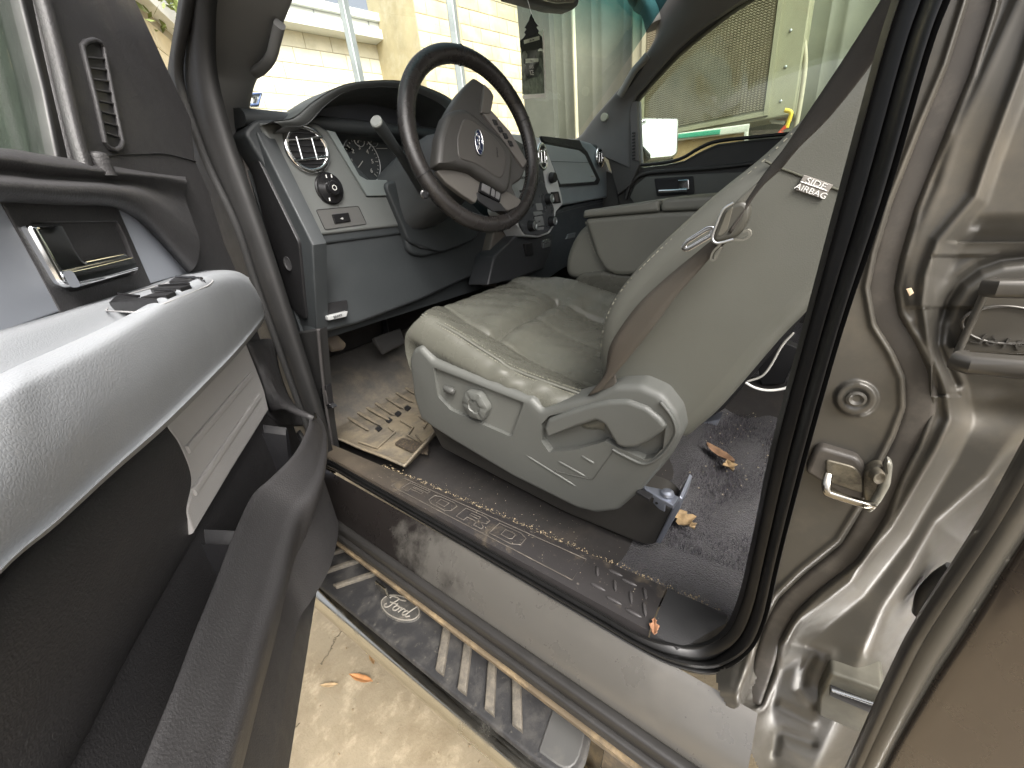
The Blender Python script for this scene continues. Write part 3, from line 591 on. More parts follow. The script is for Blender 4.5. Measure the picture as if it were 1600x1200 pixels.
# ---- roof, headliner, back of cab, floor pan edges, so that the cab encloses its light
RF = sub('roof', (1.15, 0, 1.85))
def ext(name, pts, th, m, parent, n, r=.01): return slab(name, pts, th, r, m, parent, n=n)
rows = [[Vector((x, y, z + dz)) for x, dz in ((.36, -.10), (.46, -.02), (.7, .02), (1.15, .035), (1.6, .02), (1.84, -.02), (1.94, -.10))] for y, z in ((.50, 1.77), (.42, 1.81), (.1, 1.845), (-.4, 1.85), (-1.1, 1.82))]
V, F = gridmesh(rows, 4, 3); o = mk('headliner', V, F, headl, RF); 
V, F = gridmesh([[p + UP * .035 for p in r] for r in rows], 4, 3); o = mk('roof_skin', V, F, paint, RF)
ext('cab_back', [(.36, -1.15, .5), (1.94, -1.15, .5), (1.94, -1.15, 1.12), (.36, -1.15, 1.12)], .04, headl, RF, (0, 1, 0))
ext('cab_back', [(.36, -1.15, 1.7), (1.94, -1.15, 1.7), (1.94, -1.15, 1.85), (.36, -1.15, 1.85)], .04, headl, RF, (0, 1, 0))
# ---- windscreen
WSN = sub('windscreen', (1.15, .9, 1.5))
wb, wt = 1.33, .49
rows = [[Vector((1.15 + (x - 1.15) * (1 - .13 * t * t), wb + (wt - wb) * t - .10 * abs((x - 1.15) / .75) ** 2.4 * (1 - t * .5), 1.12 + (1.79 - 1.12) * t)) for x in np.linspace(.40, 1.90, 13)] for t in np.linspace(0, 1, 8)]
V, F = gridmesh(rows); mk('glass_pane', V, F, gl_ws, WSN)
# ================================================================ DASHBOARD
DB = sub('dashboard', (1.15, 1.0, 1.1))
YD = .86
sec = [(.93, .86), (.93, 1.20), (.93, 1.285), (.885, 1.292), (.872, 1.302), (.876, 1.315), (.90, 1.322), (1.0, 1.322), (1.36, 1.14), (1.30, .86)]
def ysh(x): return -.05 * max(0, (x - .46)) / 1.4
rows = [[Vector((x, y + ysh(x), z)) for y, z in sec] for x in (.432, .7, 1.0, 1.3, 1.6, 1.895)]
V, F = gridmesh(rows, 3, 2); n1 = len(V) // (5 * 2 + 1); F += [tuple(range(n1)), tuple(len(V) - n1 + i for i in range(n1))]; mk('dash_top', V, F, kneep, DB)
# left trim panel
slab('trim_panel', rnd(pl([(404, 191), (497, 194), (512, 204), (573, 307), (613, 306), (640, 352), (560, 361), (500, 368)], Y=YD), [.008, .004, .003, .003, .003, .004, .01, .006]), .06, .006, dashp, DB, n=BACK)
slab('trim_strip', pl([(511, 203), (524, 206), (562, 274), (574, 281), (605, 281), (612, 306), (574, 306)], Y=YD - .004), .05, .002, mat('strip_trim', (.15, .168, .165), .45), DB, n=BACK)
slab('trim_border', rnd(pl([(381, 207), (400, 186), (480, 187), (500, 192), (640, 350), (660, 362), (492, 384)], Y=YD + .006), [.01, .01, .01, .005, .01, .01, .01]), .06, .006, kneep, DB, n=BACK)
# end panel (removable cover) facing the door
slab('end_panel', [at(x, y, X=.438) for x, y in [(371, 214), (384, 203), (400, 207), (488, 383), (494, 520), (458, 524)]], .03, .004, kneep, DB, n=OUT)
fp = [at(x, y, X=.432) for x, y in [(384, 233), (396, 235), (466, 379), (478, 500), (450, 480), (420, 380)]]; slab('fuse_cover', rnd(fp, .008), .008, .002, blackp, DB, n=OUT)
lathe('finger_dimple', at(450, 412, X=.431), (-1, -.2, 0), [(.0145, 0), (.0145, .0012), (.011, .001), (.006, -.003), (.001, -.004)], mat('dimple', (.055, .055, .057), .4), DB, n=24, sx=.75)
tube('edge_strip', [at(x, y, X=.433) for x, y in [(372, 218), (400, 320), (430, 420), (462, 522)]], rect(.010, .008), mat('edge_grey', (.10, .09, .085), .6), DB, up=OUT)
# knee panel
kp = pl([(491, 383), (640, 355), (770, 345), (765, 395), (752, 425), (655, 470), (560, 506), (492, 523)], Y=YD + .012); slab('knee_panel', rnd(kp, .008), .05, .008, kneep, DB, n=BACK)
slab('lower_lip', rnd(pl([(630, 362), (745, 345), (738, 368), (722, 386), (662, 402), (640, 396)], Y=YD - .004), .02), .03, .008, kneep, DB, n=BACK)
slab('lip_recess', rnd(pl([(640, 362), (728, 350), (722, 370), (708, 380), (665, 390), (650, 385)], Y=YD - .012), .015), .01, .004, mat('recess_b', (.035, .038, .04), .5), DB, n=BACK)
slab('column_recess', rnd(pl([(600, 285), (690, 270), (760, 340), (742, 376), (690, 395), (640, 380)], Y=YD - .0145), .02), .02, .006, kneep, DB, n=BACK)
slab('lower_trim', [at(x, y, Y=.84) for x, y in [(772, 362), (800, 362), (776, 448), (753, 440)]], .05, .006, mat('hush_trim', (.10, .088, .075), .5), DB, n=BACK)
# vent, light switch, dimmer panel
def vent(c, ra, rb, ax, parent, name='air_vent'):
    R = facing(c, BACK, (1, 0, 0)); c = Vector(c)
    e = mk(name, *tubemesh(ell(c, R, ra, rb), [(.0058 * math.cos(a), .0058 * math.sin(a)) for a in np.linspace(0, 2 * math.pi, 11)[:-1]], closed=True), chrome, parent)
    def s2(nm, V, F, m): mk(nm, V, F, m, parent)
    V, F = slabmesh(ell(c, R, ra, rb, h=.001), .004, .001, n=BACK); s2('vent_hollow', V, F, blackp)
    b = MB()
    for s in (-.45, .45): b.add(*tubemesh([c + R @ Vector((-ra * .88, rb * s - rb * .12, .004)), c + R @ Vector((ra * .88, rb * s + rb * .12, .004))], .0028))
    b.add(*tubemesh([c + R @ Vector((ra * .30, -rb * .5, .005)), c + R @ Vector((ra * .30, rb * .5, .005))], .002))
    b.add(*tubemesh([c + R @ Vector((-ra * .45, -rb * .5, .005)), c + R @ Vector((-ra * .45, rb * .5, .005))], .002)); s2('vent_vane', *[b.V, b.F], chrome)
    b = MB()
    for s in np.linspace(-.7, .7, 6): 
        q = math.sqrt(1 - s * s) * ra * .93; b.add(*boxmesh(c + R @ Vector((0, rb * s, .002)), (q * 2, .004, .0015), None))
    s2('vent_slat', b.V, b.F, gloss)
c = at(480, 233, Y=YD - .003); vent(c, (at(512, 238, Y=YD) - at(447, 228, Y=YD)).length * .5 * .98, (at(478, 200, Y=YD) - at(482, 266, Y=YD)).length * .5, BACK, DB)
c = at(514, 295, Y=YD); rad = (at(534, 305, Y=YD) - at(493, 285, Y=YD)).length * .5
lathe('light_switch', c, BACK, [(rad * 1.06, 0), (rad * 1.06, .003), (rad * .98, .004), (rad * .95, .009), (rad * .6, .012), (rad * .52, .013), (rad * .46, .019), (rad * .40, .021)], gloss, DB)
R = facing(c, BACK, (1, 0, 0)); b = MB()
for (a, r1) in ((105, .78), (75, .8), (200 + 40, .82)):
    p = c + R @ Vector((math.cos(math.radians(a)) * rad * r1, math.sin(math.radians(a)) * rad * r1, .0115)); b.add(*boxmesh(p, (.0022, .001, .006)))
V, F = tubemesh(ell(c, R, rad * .16, rad * .16, 16, h=.0212), .0006, closed=True); b.add(V, F); b.out('switch_mark', white, DB)
q = rnd(pl([(494, 328), (560, 322), (573, 350), (508, 359)], Y=YD - .001), .004); slab('dimmer_panel', q, .01, .001, mat('panel_b', (.085, .085, .082), .5), DB, n=BACK)
V, F = tubemesh(q, .0007, closed=True); mk('panel_gap', V, F, blackp, DB)
q = rnd(pl([(519, 335), (545, 332), (549, 346), (524, 350)], Y=YD - .004), .002); slab('rocker_button', q, .01, .002, gloss, DB, n=BACK)
text('button_mark', '-o', at(534, 341, Y=YD - .0065), facing(0 * UP, BACK, (1, 0, 0)), .008, white, DB)
# instrument hood and cluster
HC = sub('instrument_cluster', (.76, .9, 1.25))
arch_o = [(425, 190), (458, 184), (490, 158), (530, 135), (575, 127), (625, 127), (665, 137), (705, 157), (730, 190), (745, 225)]
arch_i = [(440, 198), (478, 194), (506, 166), (540, 143), (580, 136), (622, 137), (658, 147), (692, 165), (715, 195), (725, 225)]
fo = crv(pl(arch_o, Y=.815), 4); fi = crv(pl(arch_i, Y=.822), 4)
rows = [[p + Vector((0, .36, -.10)) for p in fo], [p + Vector((0, .15, -.005)) for p in fo], [p + Vector((0, .01, 0)) for p in fo], fo, [lerp(a, b_, .35) + Vector((0, -.004, 0)) for a, b_ in zip(fo, fi)], fi, [p + Vector((0, .01, -.002)) for p in fi], [p + Vector((0, .12, -.012)) for p in fi]]
V, F = gridmesh(rows, 1, 3); mk('hood', V, F, mat('hood_p', (.075, .08, .08), .55, grain=800, gs=.25), HC, sharp=60)
slab('cluster_back', pl([(478, 195), (500, 150), (580, 130), (680, 150), (740, 215), (745, 300), (600, 310), (560, 300), (508, 205)], Y=.93), .03, .003, mat('cluster_b', (.05, .055, .066), .5), HC, n=BACK)
slab('cluster_wall', [at(511, 204, Y=.86), at(511, 204, Y=.93), at(575, 300, Y=.93), at(573, 300, Y=.86)], .004, .001, kneep, HC, n=(1, -.2, .3))
slab('gauge_face', rnd(pl([(525, 210), (735, 205), (750, 285), (600, 300), (566, 275)], Y=.925), .006), .006, .002, gloss, HC, n=BACK)
YG = .918; gr = mat('gauge_ring', (.5, .52, .53), .3, metal=.6)
def gauge(px, py, rx, ticks, a0, a1, num=None):
    c = at(px, py, Y=YG); R = facing(c, BACK, (1, 0, 0)); r = (at(px + rx, py, Y=YG) - c).length
    V, F = tubemesh(ell(c, R, r, r), .0010, closed=True); mk('gauge_ring', V, F, gr, HC); b = MB()
    for k in range(ticks):
        a = math.radians(a0 + (a1 - a0) * k / (ticks - 1)); big = k % 4 == 0; p = c + R @ Vector((math.cos(a) * r * .9, math.sin(a) * r * .9, .001)); q = c + R @ Vector((math.cos(a) * r * (.74 if big else .82), math.sin(a) * r * (.74 if big else .82), .001)); b.add(*tubemesh([p, q], .0006 if not big else .0009))
    b.add(*tubemesh([c + Vector((0, -.002, 0)), c + R @ Vector((-r * .55, -r * .45, .002))], .0009)); b.out('gauge_marks', greyink, HC)
    if num:
        for k, s in enumerate(num):
            a = math.radians(a0 + (a1 - a0) * k / (len(num) - 1)); text('gauge_number', s, c + R @ Vector((math.cos(a) * r * .56, math.sin(a) * r * .56, .001)), R, r * .26, greyink, HC)
gauge(566, 252, 27, 25, 225, -45, ['0', '1', '2', '3', '4', '5', '6'])
gauge(668, 250, 30, 33, 225, -45, ['0', '20', '40', '60', '80', '100', '120'])
for px in (561, 582): gauge(px, 218, 8, 5, 150, 30)
for px in (640, 662): gauge(px, 212, 8, 5, 150, 30)
tube('hood_trim', pl([(543, 204), (585, 204)], Y=YG), .0008, greyink, HC); tube('display_line', pl([(588, 232), (605, 232)], Y=YG), .0006, greyink, HC)
# brake release
BR = DB
q = rnd(pl([(509, 474), (543, 469), (543, 488), (511, 495)], Y=YD + .004), .003); slab('release_recess', q, .01, .001, blackp, BR, n=BACK)
q = rnd(pl([(511, 494), (544, 486), (542, 495), (514, 501)], Y=YD - .010), .002); slab('brake_release', q, .012, .002, mat('rel', (.30, .31, .31), .45), BR, n=BACK)
text('release_word', 'BRAKE', at(528, 494, Y=YD - .0115), facing(0 * UP, BACK, (1, 0, .0)), .0075, blackp, BR, ext=.0003)
# ---- passenger side of the dashboard
YP = .815
pp_ = pl([(846, 214), (905, 218), (925, 224), (936, 235), (947, 252), (957, 275), (963, 300), (958, 307), (880, 321), (852, 300)], Y=YP)
slab('passenger_trim', rnd(pp_, [.01, .01, .01, .01, .02, .02, .01, .01, .006, .006]), .08, .008, mat('dash_blue', (.22, .25, .265), .42, grain=900, gs=.2, mottled=.05), DB, n=BACK)
slab('top_recess', rnd(pl([(846, 212), (906, 219), (914, 236), (850, 222)], Y=YP - .009), .004), .01, .002, blackp, DB, n=BACK)
slab('airbag_gap', rnd(pl([(850, 223), (911, 229), (918, 237), (938, 281), (935, 288), (872, 292)], Y=YP - .0085), .006), .006, .001, blackp, DB, n=BACK)
slab('airbag_door', rnd(pl([(850, 225), (905, 235), (914, 242), (932, 279), (929, 284), (876, 288)], Y=YP - .010), .006), .006, .002, mat('abd', (.30, .33, .335), .45, grain=900, gs=.15), DB, n=BACK)
tube('door_seam', pl([(856, 252), (922, 254)], Y=YP - .0122), .0007, blackp, DB); text('airbag_word', 'AIRBAG', at(926, 275, Y=YP - .0125), facing(0 * UP, BACK, (1, 0, 0)), .010, greyink, DB, ext=.0003)
c = at(937, 246, Y=YP - .008); vent(c, .033, .036, BACK, DB)
gb = pl([(868, 330), (885, 322), (962, 306), (960, 345), (935, 390), (880, 420), (850, 440), (790, 440), (820, 380)], Y=YP + .02); slab('glove_box', rnd(gb, .01), .05, .006, mat('gbx', (.04, .046, .052), .5), DB, n=BACK)
tube('glove_seam', crv(pl([(868, 334), (905, 324), (962, 312)], Y=YP + .0175), 4), .0015, mat('gseam', (.08, .085, .09), .4), DB)
slab('glove_latch', rnd(pl([(888, 366), (900, 363), (898, 371), (885, 374)], Y=YP + .014), .003), .008, .002, mat('gl', (.13, .14, .15), .4), DB, n=BACK)
# ================================================================ CENTRE STACK
CS = sub('centre_stack', (1.25, .8, 1.15)); YC = .765
out_ = [(790, 208), (832, 211), (842, 215), (853, 230), (868, 268), (878, 306), (880, 319), (869, 331), (867, 352), (859, 365), (842, 371), (819, 369), (812, 356), (790, 330)]
slab('silver_bezel', rnd(pl(out_, Y=YC), [.01, .01, .008, .01, .02, .01, .006, .006, .006, .008, .006, .006, .006, .01]), .07, .005, dashsil, CS, n=BACK)
slab('black_face', rnd(pl([(800, 215), (836, 236), (848, 262), (853, 292), (866, 325), (866, 350), (856, 363), (842, 368), (821, 366), (813, 352), (800, 300)], Y=YC - .006), .006), .01, .002, mat('stack_b', (.06, .064, .068), .3), CS, n=BACK)
slab('radio_face', rnd(pl([(795, 262), (818, 262), (826, 276), (832, 300), (826, 318), (800, 312)], Y=YC - .010), .004), .01, .002, mat('radio', (.36, .38, .38), .35, metal=.3), CS, n=BACK)
text('radio_word', 'HD RADIO', at(815, 278, Y=YC - .0125), facing(0 * UP, BACK, (1, 0, 0)), .010, blackp, CS, ext=.0003)
slab('disc_slot', pl([(812, 297), (827, 296), (828, 300), (813, 301)], Y=YC - .0115), .003, .0005, blackp, CS, n=BACK)
c = at(847, 245, Y=YC - .004); vent(c, .026, .036, BACK, CS)
def knob(px, py, r, h=.018, cap=True, lb=None):
    c = at(px, py, Y=YC - .006); lathe('knob', c, BACK, [(r * 1.05, 0), (r * 1.05, .004), (r, .006), (r * .92, h), (r * .80, h + .001)], blackp, CS, label=lb)
    if cap: lathe('knob_cap', c + BACK * (h + .001), BACK, [(r * .80, 0), (r * .78, .002), (r * .6, .002), (r * .55, .0005), (r * .3, .001)], satin, CS)
knob(855, 311, .0165); knob(860, 346, .0165); knob(828, 353, .0165); knob(861, 278, .0165, .016, False); knob(822, 312, .013)
slab('side_slot', rnd(pl([(862, 300), (873, 299), (877, 317), (866, 318)], Y=YC - .007), .003), .005, .001, blackp, CS, n=BACK)
slab('side_slot', rnd(pl([(866, 303), (871, 302), (873, 315), (869, 315)], Y=YC - .009), .002), .004, .001, mat('slot2', (.09, .075, .075), .5), CS, n=BACK)
def btn(p, m=dashsil): q = rnd(pl(p, Y=YC - .010), .003); slab('button', q, .006, .0012, m, CS, n=BACK)
bm_ = mat('btn', (.20, .21, .21), .4)
btn([(836, 339), (848, 337), (851, 352), (839, 354)], bm_); btn([(834, 331), (847, 330), (848, 335), (836, 337)], bm_); btn([(838, 356), (850, 354), (850, 359), (841, 360)], bm_)
btn([(838, 318), (847, 317), (849, 328), (840, 329)], bm_)
text('button_mark', 'A/C', at(843, 346, Y=YC - .0117), facing(0 * UP, BACK, (1, 0, 0)), .009, blackp, CS, ext=.0002)
slab('lower_shelf', rnd(pl([(805, 368), (864, 366), (862, 392), (850, 420), (800, 438), (762, 446), (772, 400)], Y=YC + .03), .008), .08, .006, mat('shelf', (.035, .037, .04), .45), CS, n=BACK)
slab('shelf_switch', rnd(pl([(848, 377), (861, 374), (860, 385), (850, 388)], Y=YC + .022), .002), .01, .002, mat('sw', (.12, .13, .13), .4), CS, n=BACK)
slab('shelf_switch', rnd(pl([(820, 381), (832, 379), (834, 398), (824, 400)], Y=YC + .022), .002), .01, .002, blackp, CS, n=BACK)
slab('tow_switch', rnd(pl([(849, 375), (859, 373), (859, 378), (850, 380)], Y=YC + .018), .001), .006, .001, satin, CS, n=BACK)

# ================================================================ STEERING WHEEL
SW = sub('steering_wheel', (.817, .651, 1.244))
WC = Vector((.817, .651, 1.244)); YW = -.185; TW = math.radians(10.4)
wx = Vector((math.cos(YW), math.sin(YW), 0)); wn0 = Vector((math.sin(YW), -math.cos(YW), 0)); wz = UP * math.cos(TW) - wn0 * math.sin(TW); wn = wn0 * math.cos(TW) + UP * math.sin(TW)
WR = Matrix((wx, wz, wn)).transposed()
def wp(x, y, h=0): r = ray(x, y); return CAM + r * ((WC + wn * h - CAM).dot(wn) / r.dot(wn))
wl_ = mat('wheel_leather', (.022, .020, .019), .27, vor=650, gs=.25, mottled=.1, dist=.0004)
NR = 96; path = [WC + WR @ Vector((.175 * math.cos(a), .175 * math.sin(a), 0)) for a in np.linspace(0, 2 * math.pi, NR, endpoint=False)]
V, F = tubemesh(path, [(.0185 * math.cos(a), .0160 * math.sin(a)) for a in np.linspace(0, 2 * math.pi, 17)[:-1]], up=wn, closed=True); mk('rim', V, F, wl_, SW)
# stitched seams round the rim
st = MB()
for (x, y) in ((719, 85), (676, 264), (793, 352), (815, 190)):
    p = wp(x, y) - WC; a = math.atan2(p.dot(wz), p.dot(wx)); c_ = WC + wx * .175 * math.cos(a) + wz * .175 * math.sin(a); rd = (c_ - WC).normalized()
    st.add(*tubemesh([c_ + (rd * math.cos(t) * .0190 + wn * math.sin(t) * .0165) for t in np.linspace(0, 2 * math.pi, 20, endpoint=False)], .0009, closed=True))
st.out('rim_seam', blackp, SW)
st = MB()
for a in np.linspace(-.9, 1.9, 60):
    rd = wx * math.cos(a) + wz * math.sin(a); p = WC + rd * (.175 - .0186) + wn * .002; tn = -wx * math.sin(a) + wz * math.cos(a); st.add(*tubemesh([p - wn * .002, p + wn * .002 + tn * .0015], .0005))
st.out('rim_stitching', mat('thread', (.10, .09, .08), .7), SW)
hub = mat('hub_plastic', (.046, .044, .041), .45, grain=900, gs=.15, mottled=.05); spk = mat('spoke_trim', (.13, .122, .11), .38, metal=.3)
def wslab(name, pts, h, th, r, m, rr=.004): return slab(name, rnd([wp(x, y, h) for x, y in pts], rr), th, r, m, SW, n=wn)
wslab('hub_back', [(690, 205), (702, 172), (722, 140), (741, 120), (764, 136), (771, 150), (768, 172), (797, 205), (826, 255), (815, 280), (800, 290), (812, 316), (795, 332), (780, 322), (735, 270), (690, 262), (683, 240)], .004, .03, .006, mat('hub_b', (.05, .048, .045), .5), .008)
wslab('upper_spoke', [(752, 176), (757, 131), (768, 142), (772, 150), (768, 172), (765, 178)], .012, .01, .002, spk, .003)
wslab('spoke_trim', [(754, 176), (768, 172), (797, 205), (824, 252), (818, 262), (795, 230)], .010, .008, .002, mat('trim2', (.13, .12, .11), .4), .004)
for (x, y) in ((770, 186), (778, 197), (786, 207), (794, 219)): wslab('cruise_button', [(x, y), (x + 6, y + 1), (x + 9, y + 9), (x + 4, y + 9)], .0135, .006, .001, blackp, .001)
wslab('lower_spoke', [(681, 266), (700, 261), (720, 263), (736, 272), (760, 285), (796, 300), (815, 312), (812, 322), (794, 330), (768, 312), (752, 300), (743, 318), (722, 304), (697, 285)], .010, .012, .003, spk, .006)
wslab('switch_pod', [(752, 283), (784, 299), (782, 316), (749, 299)], .016, .008, .002, gloss, .002)
for p_ in ([(754, 286), (767, 292), (765, 304), (753, 297)], [(769, 293), (774, 296), (773, 308), (768, 305)], [(776, 297), (783, 300), (780, 312), (775, 309)]): wslab('switch_button', p_, .0185, .004, .001, mat('swb', (.13, .13, .13), .4), .0015)
wslab('pod_shadow_gap', [(745, 300), (783, 318), (792, 330), (770, 330), (748, 314)], .0125, .004, .001, blackp, .003)
cv = [(683, 257), (687, 212), (698, 177), (712, 169), (728, 168), (742, 176), (787, 215), (802, 236), (804, 243), (799, 290), (793, 300), (785, 297), (739, 265), (718, 260)]
wslab('airbag_cover', cv, .034, .03, .012, hub, .008)
wslab('cover_panel', [(724, 184), (738, 186), (775, 216), (792, 240), (789, 270), (782, 280), (745, 256), (716, 247), (714, 215)], .0358, .01, .003, mat('hub2', (.060, .056, .051), .5, grain=900, gs=.2), .012)
ce = wp(748, 223, .0372); ax1 = (wp(748, 204, .0372) - wp(748, 242, .0372)).length * .5; ER = facing(ce, wn, wp(756, 232, .037) - wp(742, 212, .037))
lx = wp(746, 205, .0372) - wp(749, 242, .0372); ERt = facing(ce, wn, -lx)
V, F = slabmesh(ell(ce, ERt, ax1, ax1 * .42, h=.002), .004, .001, n=wn); mk('emblem', V, F, bluei, SW)
V, F = tubemesh(ell(ce, ERt, ax1, ax1 * .42, h=.0022), .0010, closed=True); mk('emblem_ring', V, F, chrome, SW); script('emblem_script', ce + wn * .0024, ERt, ax1 * .40, .0007, chrome, SW)
text('airbag_word', 'AIRBAG', wp(777, 238, .0362), ERt, .006, blackp, SW, ext=.0002)
# column shroud and stalk
CO = sub('steering_column', (.8, .75, 1.17))
shm = mat('shroud', (.060, .064, .066), .5, grain=800, gs=.2)
A_ = WC - wn * .03; B_ = WC + Vector((-.02, .25, -.10))
V, F = tubemesh([A_, lerp(A_, B_, .25), lerp(A_, B_, .6), B_], [(p[0], p[1]) for p in rect(.14, .15, .05)], up=UP, scale=[.55, .95, 1.1, 1.1]); mk('column_shroud', V, F, shm, CO)
lathe('column_button', at(663, 304, Y=.66), (-.5, -1, 0), [(.009, 0), (.009, .002), (.006, .003)], gloss, CO, n=20)
s0, s1, s2_ = at(588, 190, Y=.69), at(624, 240, Y=.73), at(664, 300, Y=.775)
V, F = tubemesh([s0, lerp(s0, s1, .12), lerp(s0, s1, .5), s1, s2_], .0115, scale=[.95, 1.05, .95, .8, 1.3]); mk('signal_stalk', V, F, kneep, CO)
lathe('stalk_end', s0, (s0 - s1), [(.0115, -.002), (.0115, .001), (.0095, .003)], mat('stalk_g', (.17, .18, .17), .5), CO, n=24)
# pedals
PD = sub('parking_brake_pedal', (.55, 1.1, .75)); Yp = 1.02
slab('pedal_pad', rnd(pl([(507, 527), (528, 523), (541, 536), (540, 543), (520, 547)], Y=Yp), .006), .015, .004, mat('ped', (.13, .11, .09), .6, dirt=[(TAN, 20, .4, .7, .6)]), PD, n=(0, -1, .6)); tube('pedal_arm', [at(520, 533, Y=Yp + .02), at(495, 520, Y=Yp + .06), at(485, 505, Y=Yp + .1)], .008, blackp, PD)
PD = sub('brake_pedal', (.75, 1.1, .75)); slab('pedal_pad', rnd(pl([(583, 527), (626, 512), (634, 535), (600, 552)], Y=1.08), .008), .015, .005, mat('ped2', (.05, .05, .05), .5), PD, n=(0, -1, .6)); tube('pedal_arm', [at(605, 532, Y=1.10), at(600, 500, Y=1.16), at(600, 480, Y=1.2)], .01, blackp, PD)
# ---- passenger front pillar, door and window
PP = sub('passenger_pillar', (1.9, .8, 1.5)); XP = 1.90
Lw = [(885, 217), (905, 214), (930, 182), (962, 145), (1000, 98), (1024, 62), (1030, 40), (1024, 15), (1000, -10), (960, -40)]
Rw = [(985, 262), (985, 200), (990, 158), (1010, 132), (1050, 86), (1090, 50), (1130, 22), (1170, -4), (1230, -40), (1300, -80)]
rows = []
for a, b_ in zip(Lw, Rw):
    p, q = at(*a, X=XP - .03), at(*b_, X=XP); rows.append([p + Vector((.03, .02, 0)), p, lerp(p, q, .15) + Vector((-.014, 0, 0)), lerp(p, q, .5) + Vector((-.016, 0, 0)), lerp(p, q, .85) + Vector((-.006, 0, 0)), q, q + Vector((.06, 0, 0))])
V, F = gridmesh(rows, 4, 4); mk('pillar_trim', V, F, pillarp, PP)
tube('grab_handle', crv([at(x, y, X=XP - .055) for x, y in [(968, 150), (975, 138), (990, 112), (1004, 96), (1012, 86)]], 5), rect(.022, .028, .01), mat('gh', (.17, .17, .16), .5), PP)
slab('handle_recess', rnd([at(x, y, X=XP - .05) for x, y in [(968, 150), (972, 134), (990, 108), (1007, 99), (1003, 110), (985, 135)]], .01), .004, .001, blackp, PP, n=OUT)
lathe('round_cap', at(944, 183, X=XP - .052), (-1, 0, 0), [(.015, -.01), (.015, .003), (.012, .004)], mat('cap_g', (.33, .34, .27), .5), PP, n=24)
tube('header', crv([at(x, y, X=XP - .02) for x, y in [(1024, 40), (1015, 10), (990, -15)]] + [Vector((1.15, .50, 1.775)), Vector((.52, .56, 1.70))], 5), rect(.06, .06, .02), headl, PP)
PDR = sub('passenger_door', (1.95, .4, 1.1)); XD = 1.93
doorblk = mat('pdoor', (.048, .048, .045), .5, grain=800, gs=.2)
slab('upper_trim', [at(x, y, X=XD) for x, y in [(962, 300), (960, 240), (990, 256), (1001, 262), (1040, 257), (1068, 251), (1095, 236), (1120, 225), (1180, 217), (1300, 205), (1420, 195), (1500, 400), (1300, 480), (1000, 420), (968, 330)]], .06, .012, doorblk, PDR, n=OUT)
slab('sail_panel', [at(x, y, X=XD - .03) for x, y in [(905, 214), (952, 172), (985, 158), (1000, 256), (985, 290), (965, 305), (950, 250)]], .05, .006, mat('sail_g', (.075, .075, .072), .5, grain=800, gs=.2), PDR, n=OUT)
slab('grille_panel', [at(x, y, X=XD - .034) for x, y in [(983, 160), (995, 158), (999, 252), (988, 250)]], .02, .003, mat('sail_l', (.13, .125, .12), .5), PDR, n=OUT)
b = MB()
for k in range(9): p = at(990, 208 + k * 5.0, X=XD - .038); b.add(*boxmesh(p, (.004, .012, .006)))
b.out('speaker_slot', blackp, PDR)
tube('window_post', [at(998, 160, X=XD), at(1002, 256, X=XD)], rect(.016, .02), mat('post_s', (.34, .36, .36), .45), PDR, up=OUT)
tube('belt_moulding', crv([at(x, y, X=XD - .012) for x, y in [(1002, 258), (1040, 254), (1066, 247), (1092, 232), (1120, 221), (1180, 214), (1300, 203)]], 5), rect(.012, .02, .005), rubber2, PDR, up=OUT)
tube('arch_trim', crv([at(x, y, X=XD - .012) for x, y in [(978, 310), (985, 290), (1002, 273), (1040, 267), (1100, 263), (1160, 257), (1240, 246)]], 5), rect(.014, .02, .005), doorblk, PDR, up=OUT)
slab('insert_panel', [at(x, y, X=XD - .016) for x, y in [(984, 308), (992, 290), (1010, 276), (1300, 262), (1300, 310), (1000, 330)]], .02, .003, mat('pins', (.13, .135, .12), .5), PDR, n=OUT)
slab('handle_bezel', rnd([at(x, y, X=XD - .022) for x, y in [(1022, 279), (1083, 275), (1085, 303), (1026, 307)]], .006), .012, .003, blackp, PDR, n=OUT)
tube('door_handle', [at(x, y, X=XD - .04) for x, y in [(1030, 299), (1074, 297)]], rect(.014, .02, .005), chrome, PDR, up=OUT); slab('handle_base', rnd([at(x, y, X=XD - .035) for x, y in [(1059, 281), (1076, 280), (1077, 296), (1061, 298)]], .004), .01, .003, chrome, PDR, n=OUT)
slab('window_glass', [at(x, y, X=XD + .03) for x, y in [(995, 275), (985, 140), (1060, 60), (1180, -30), (1480, -60), (1480, 230), (1100, 262)]], .004, .0005, gl_sd, PDR, n=OUT)
tube('frame_rail', crv([at(x, y, X=XD) for x, y in [(985, 165), (1015, 128), (1060, 80), (1120, 30), (1180, -12), (1260, -42), (1400, -70), (1520, -80)]], 5), rect(.035, .04, .012), rubber2, PDR, up=OUT)
slab('lower_panel', [at(x, y, X=XD) for x, y in [(968, 320), (1500, 380), (1500, 640), (900, 520)]], .05, .01, doorblk, PDR, n=OUT)
slab('cowl_side', [(1.945, .42, .50), (1.945, 1.36, .50), (1.945, 1.36, 1.20), (1.945, .82, 1.22), (1.945, .60, 1.10), (1.945, .42, 1.06)], .04, .004, doorblk, PDR, n=OUT)
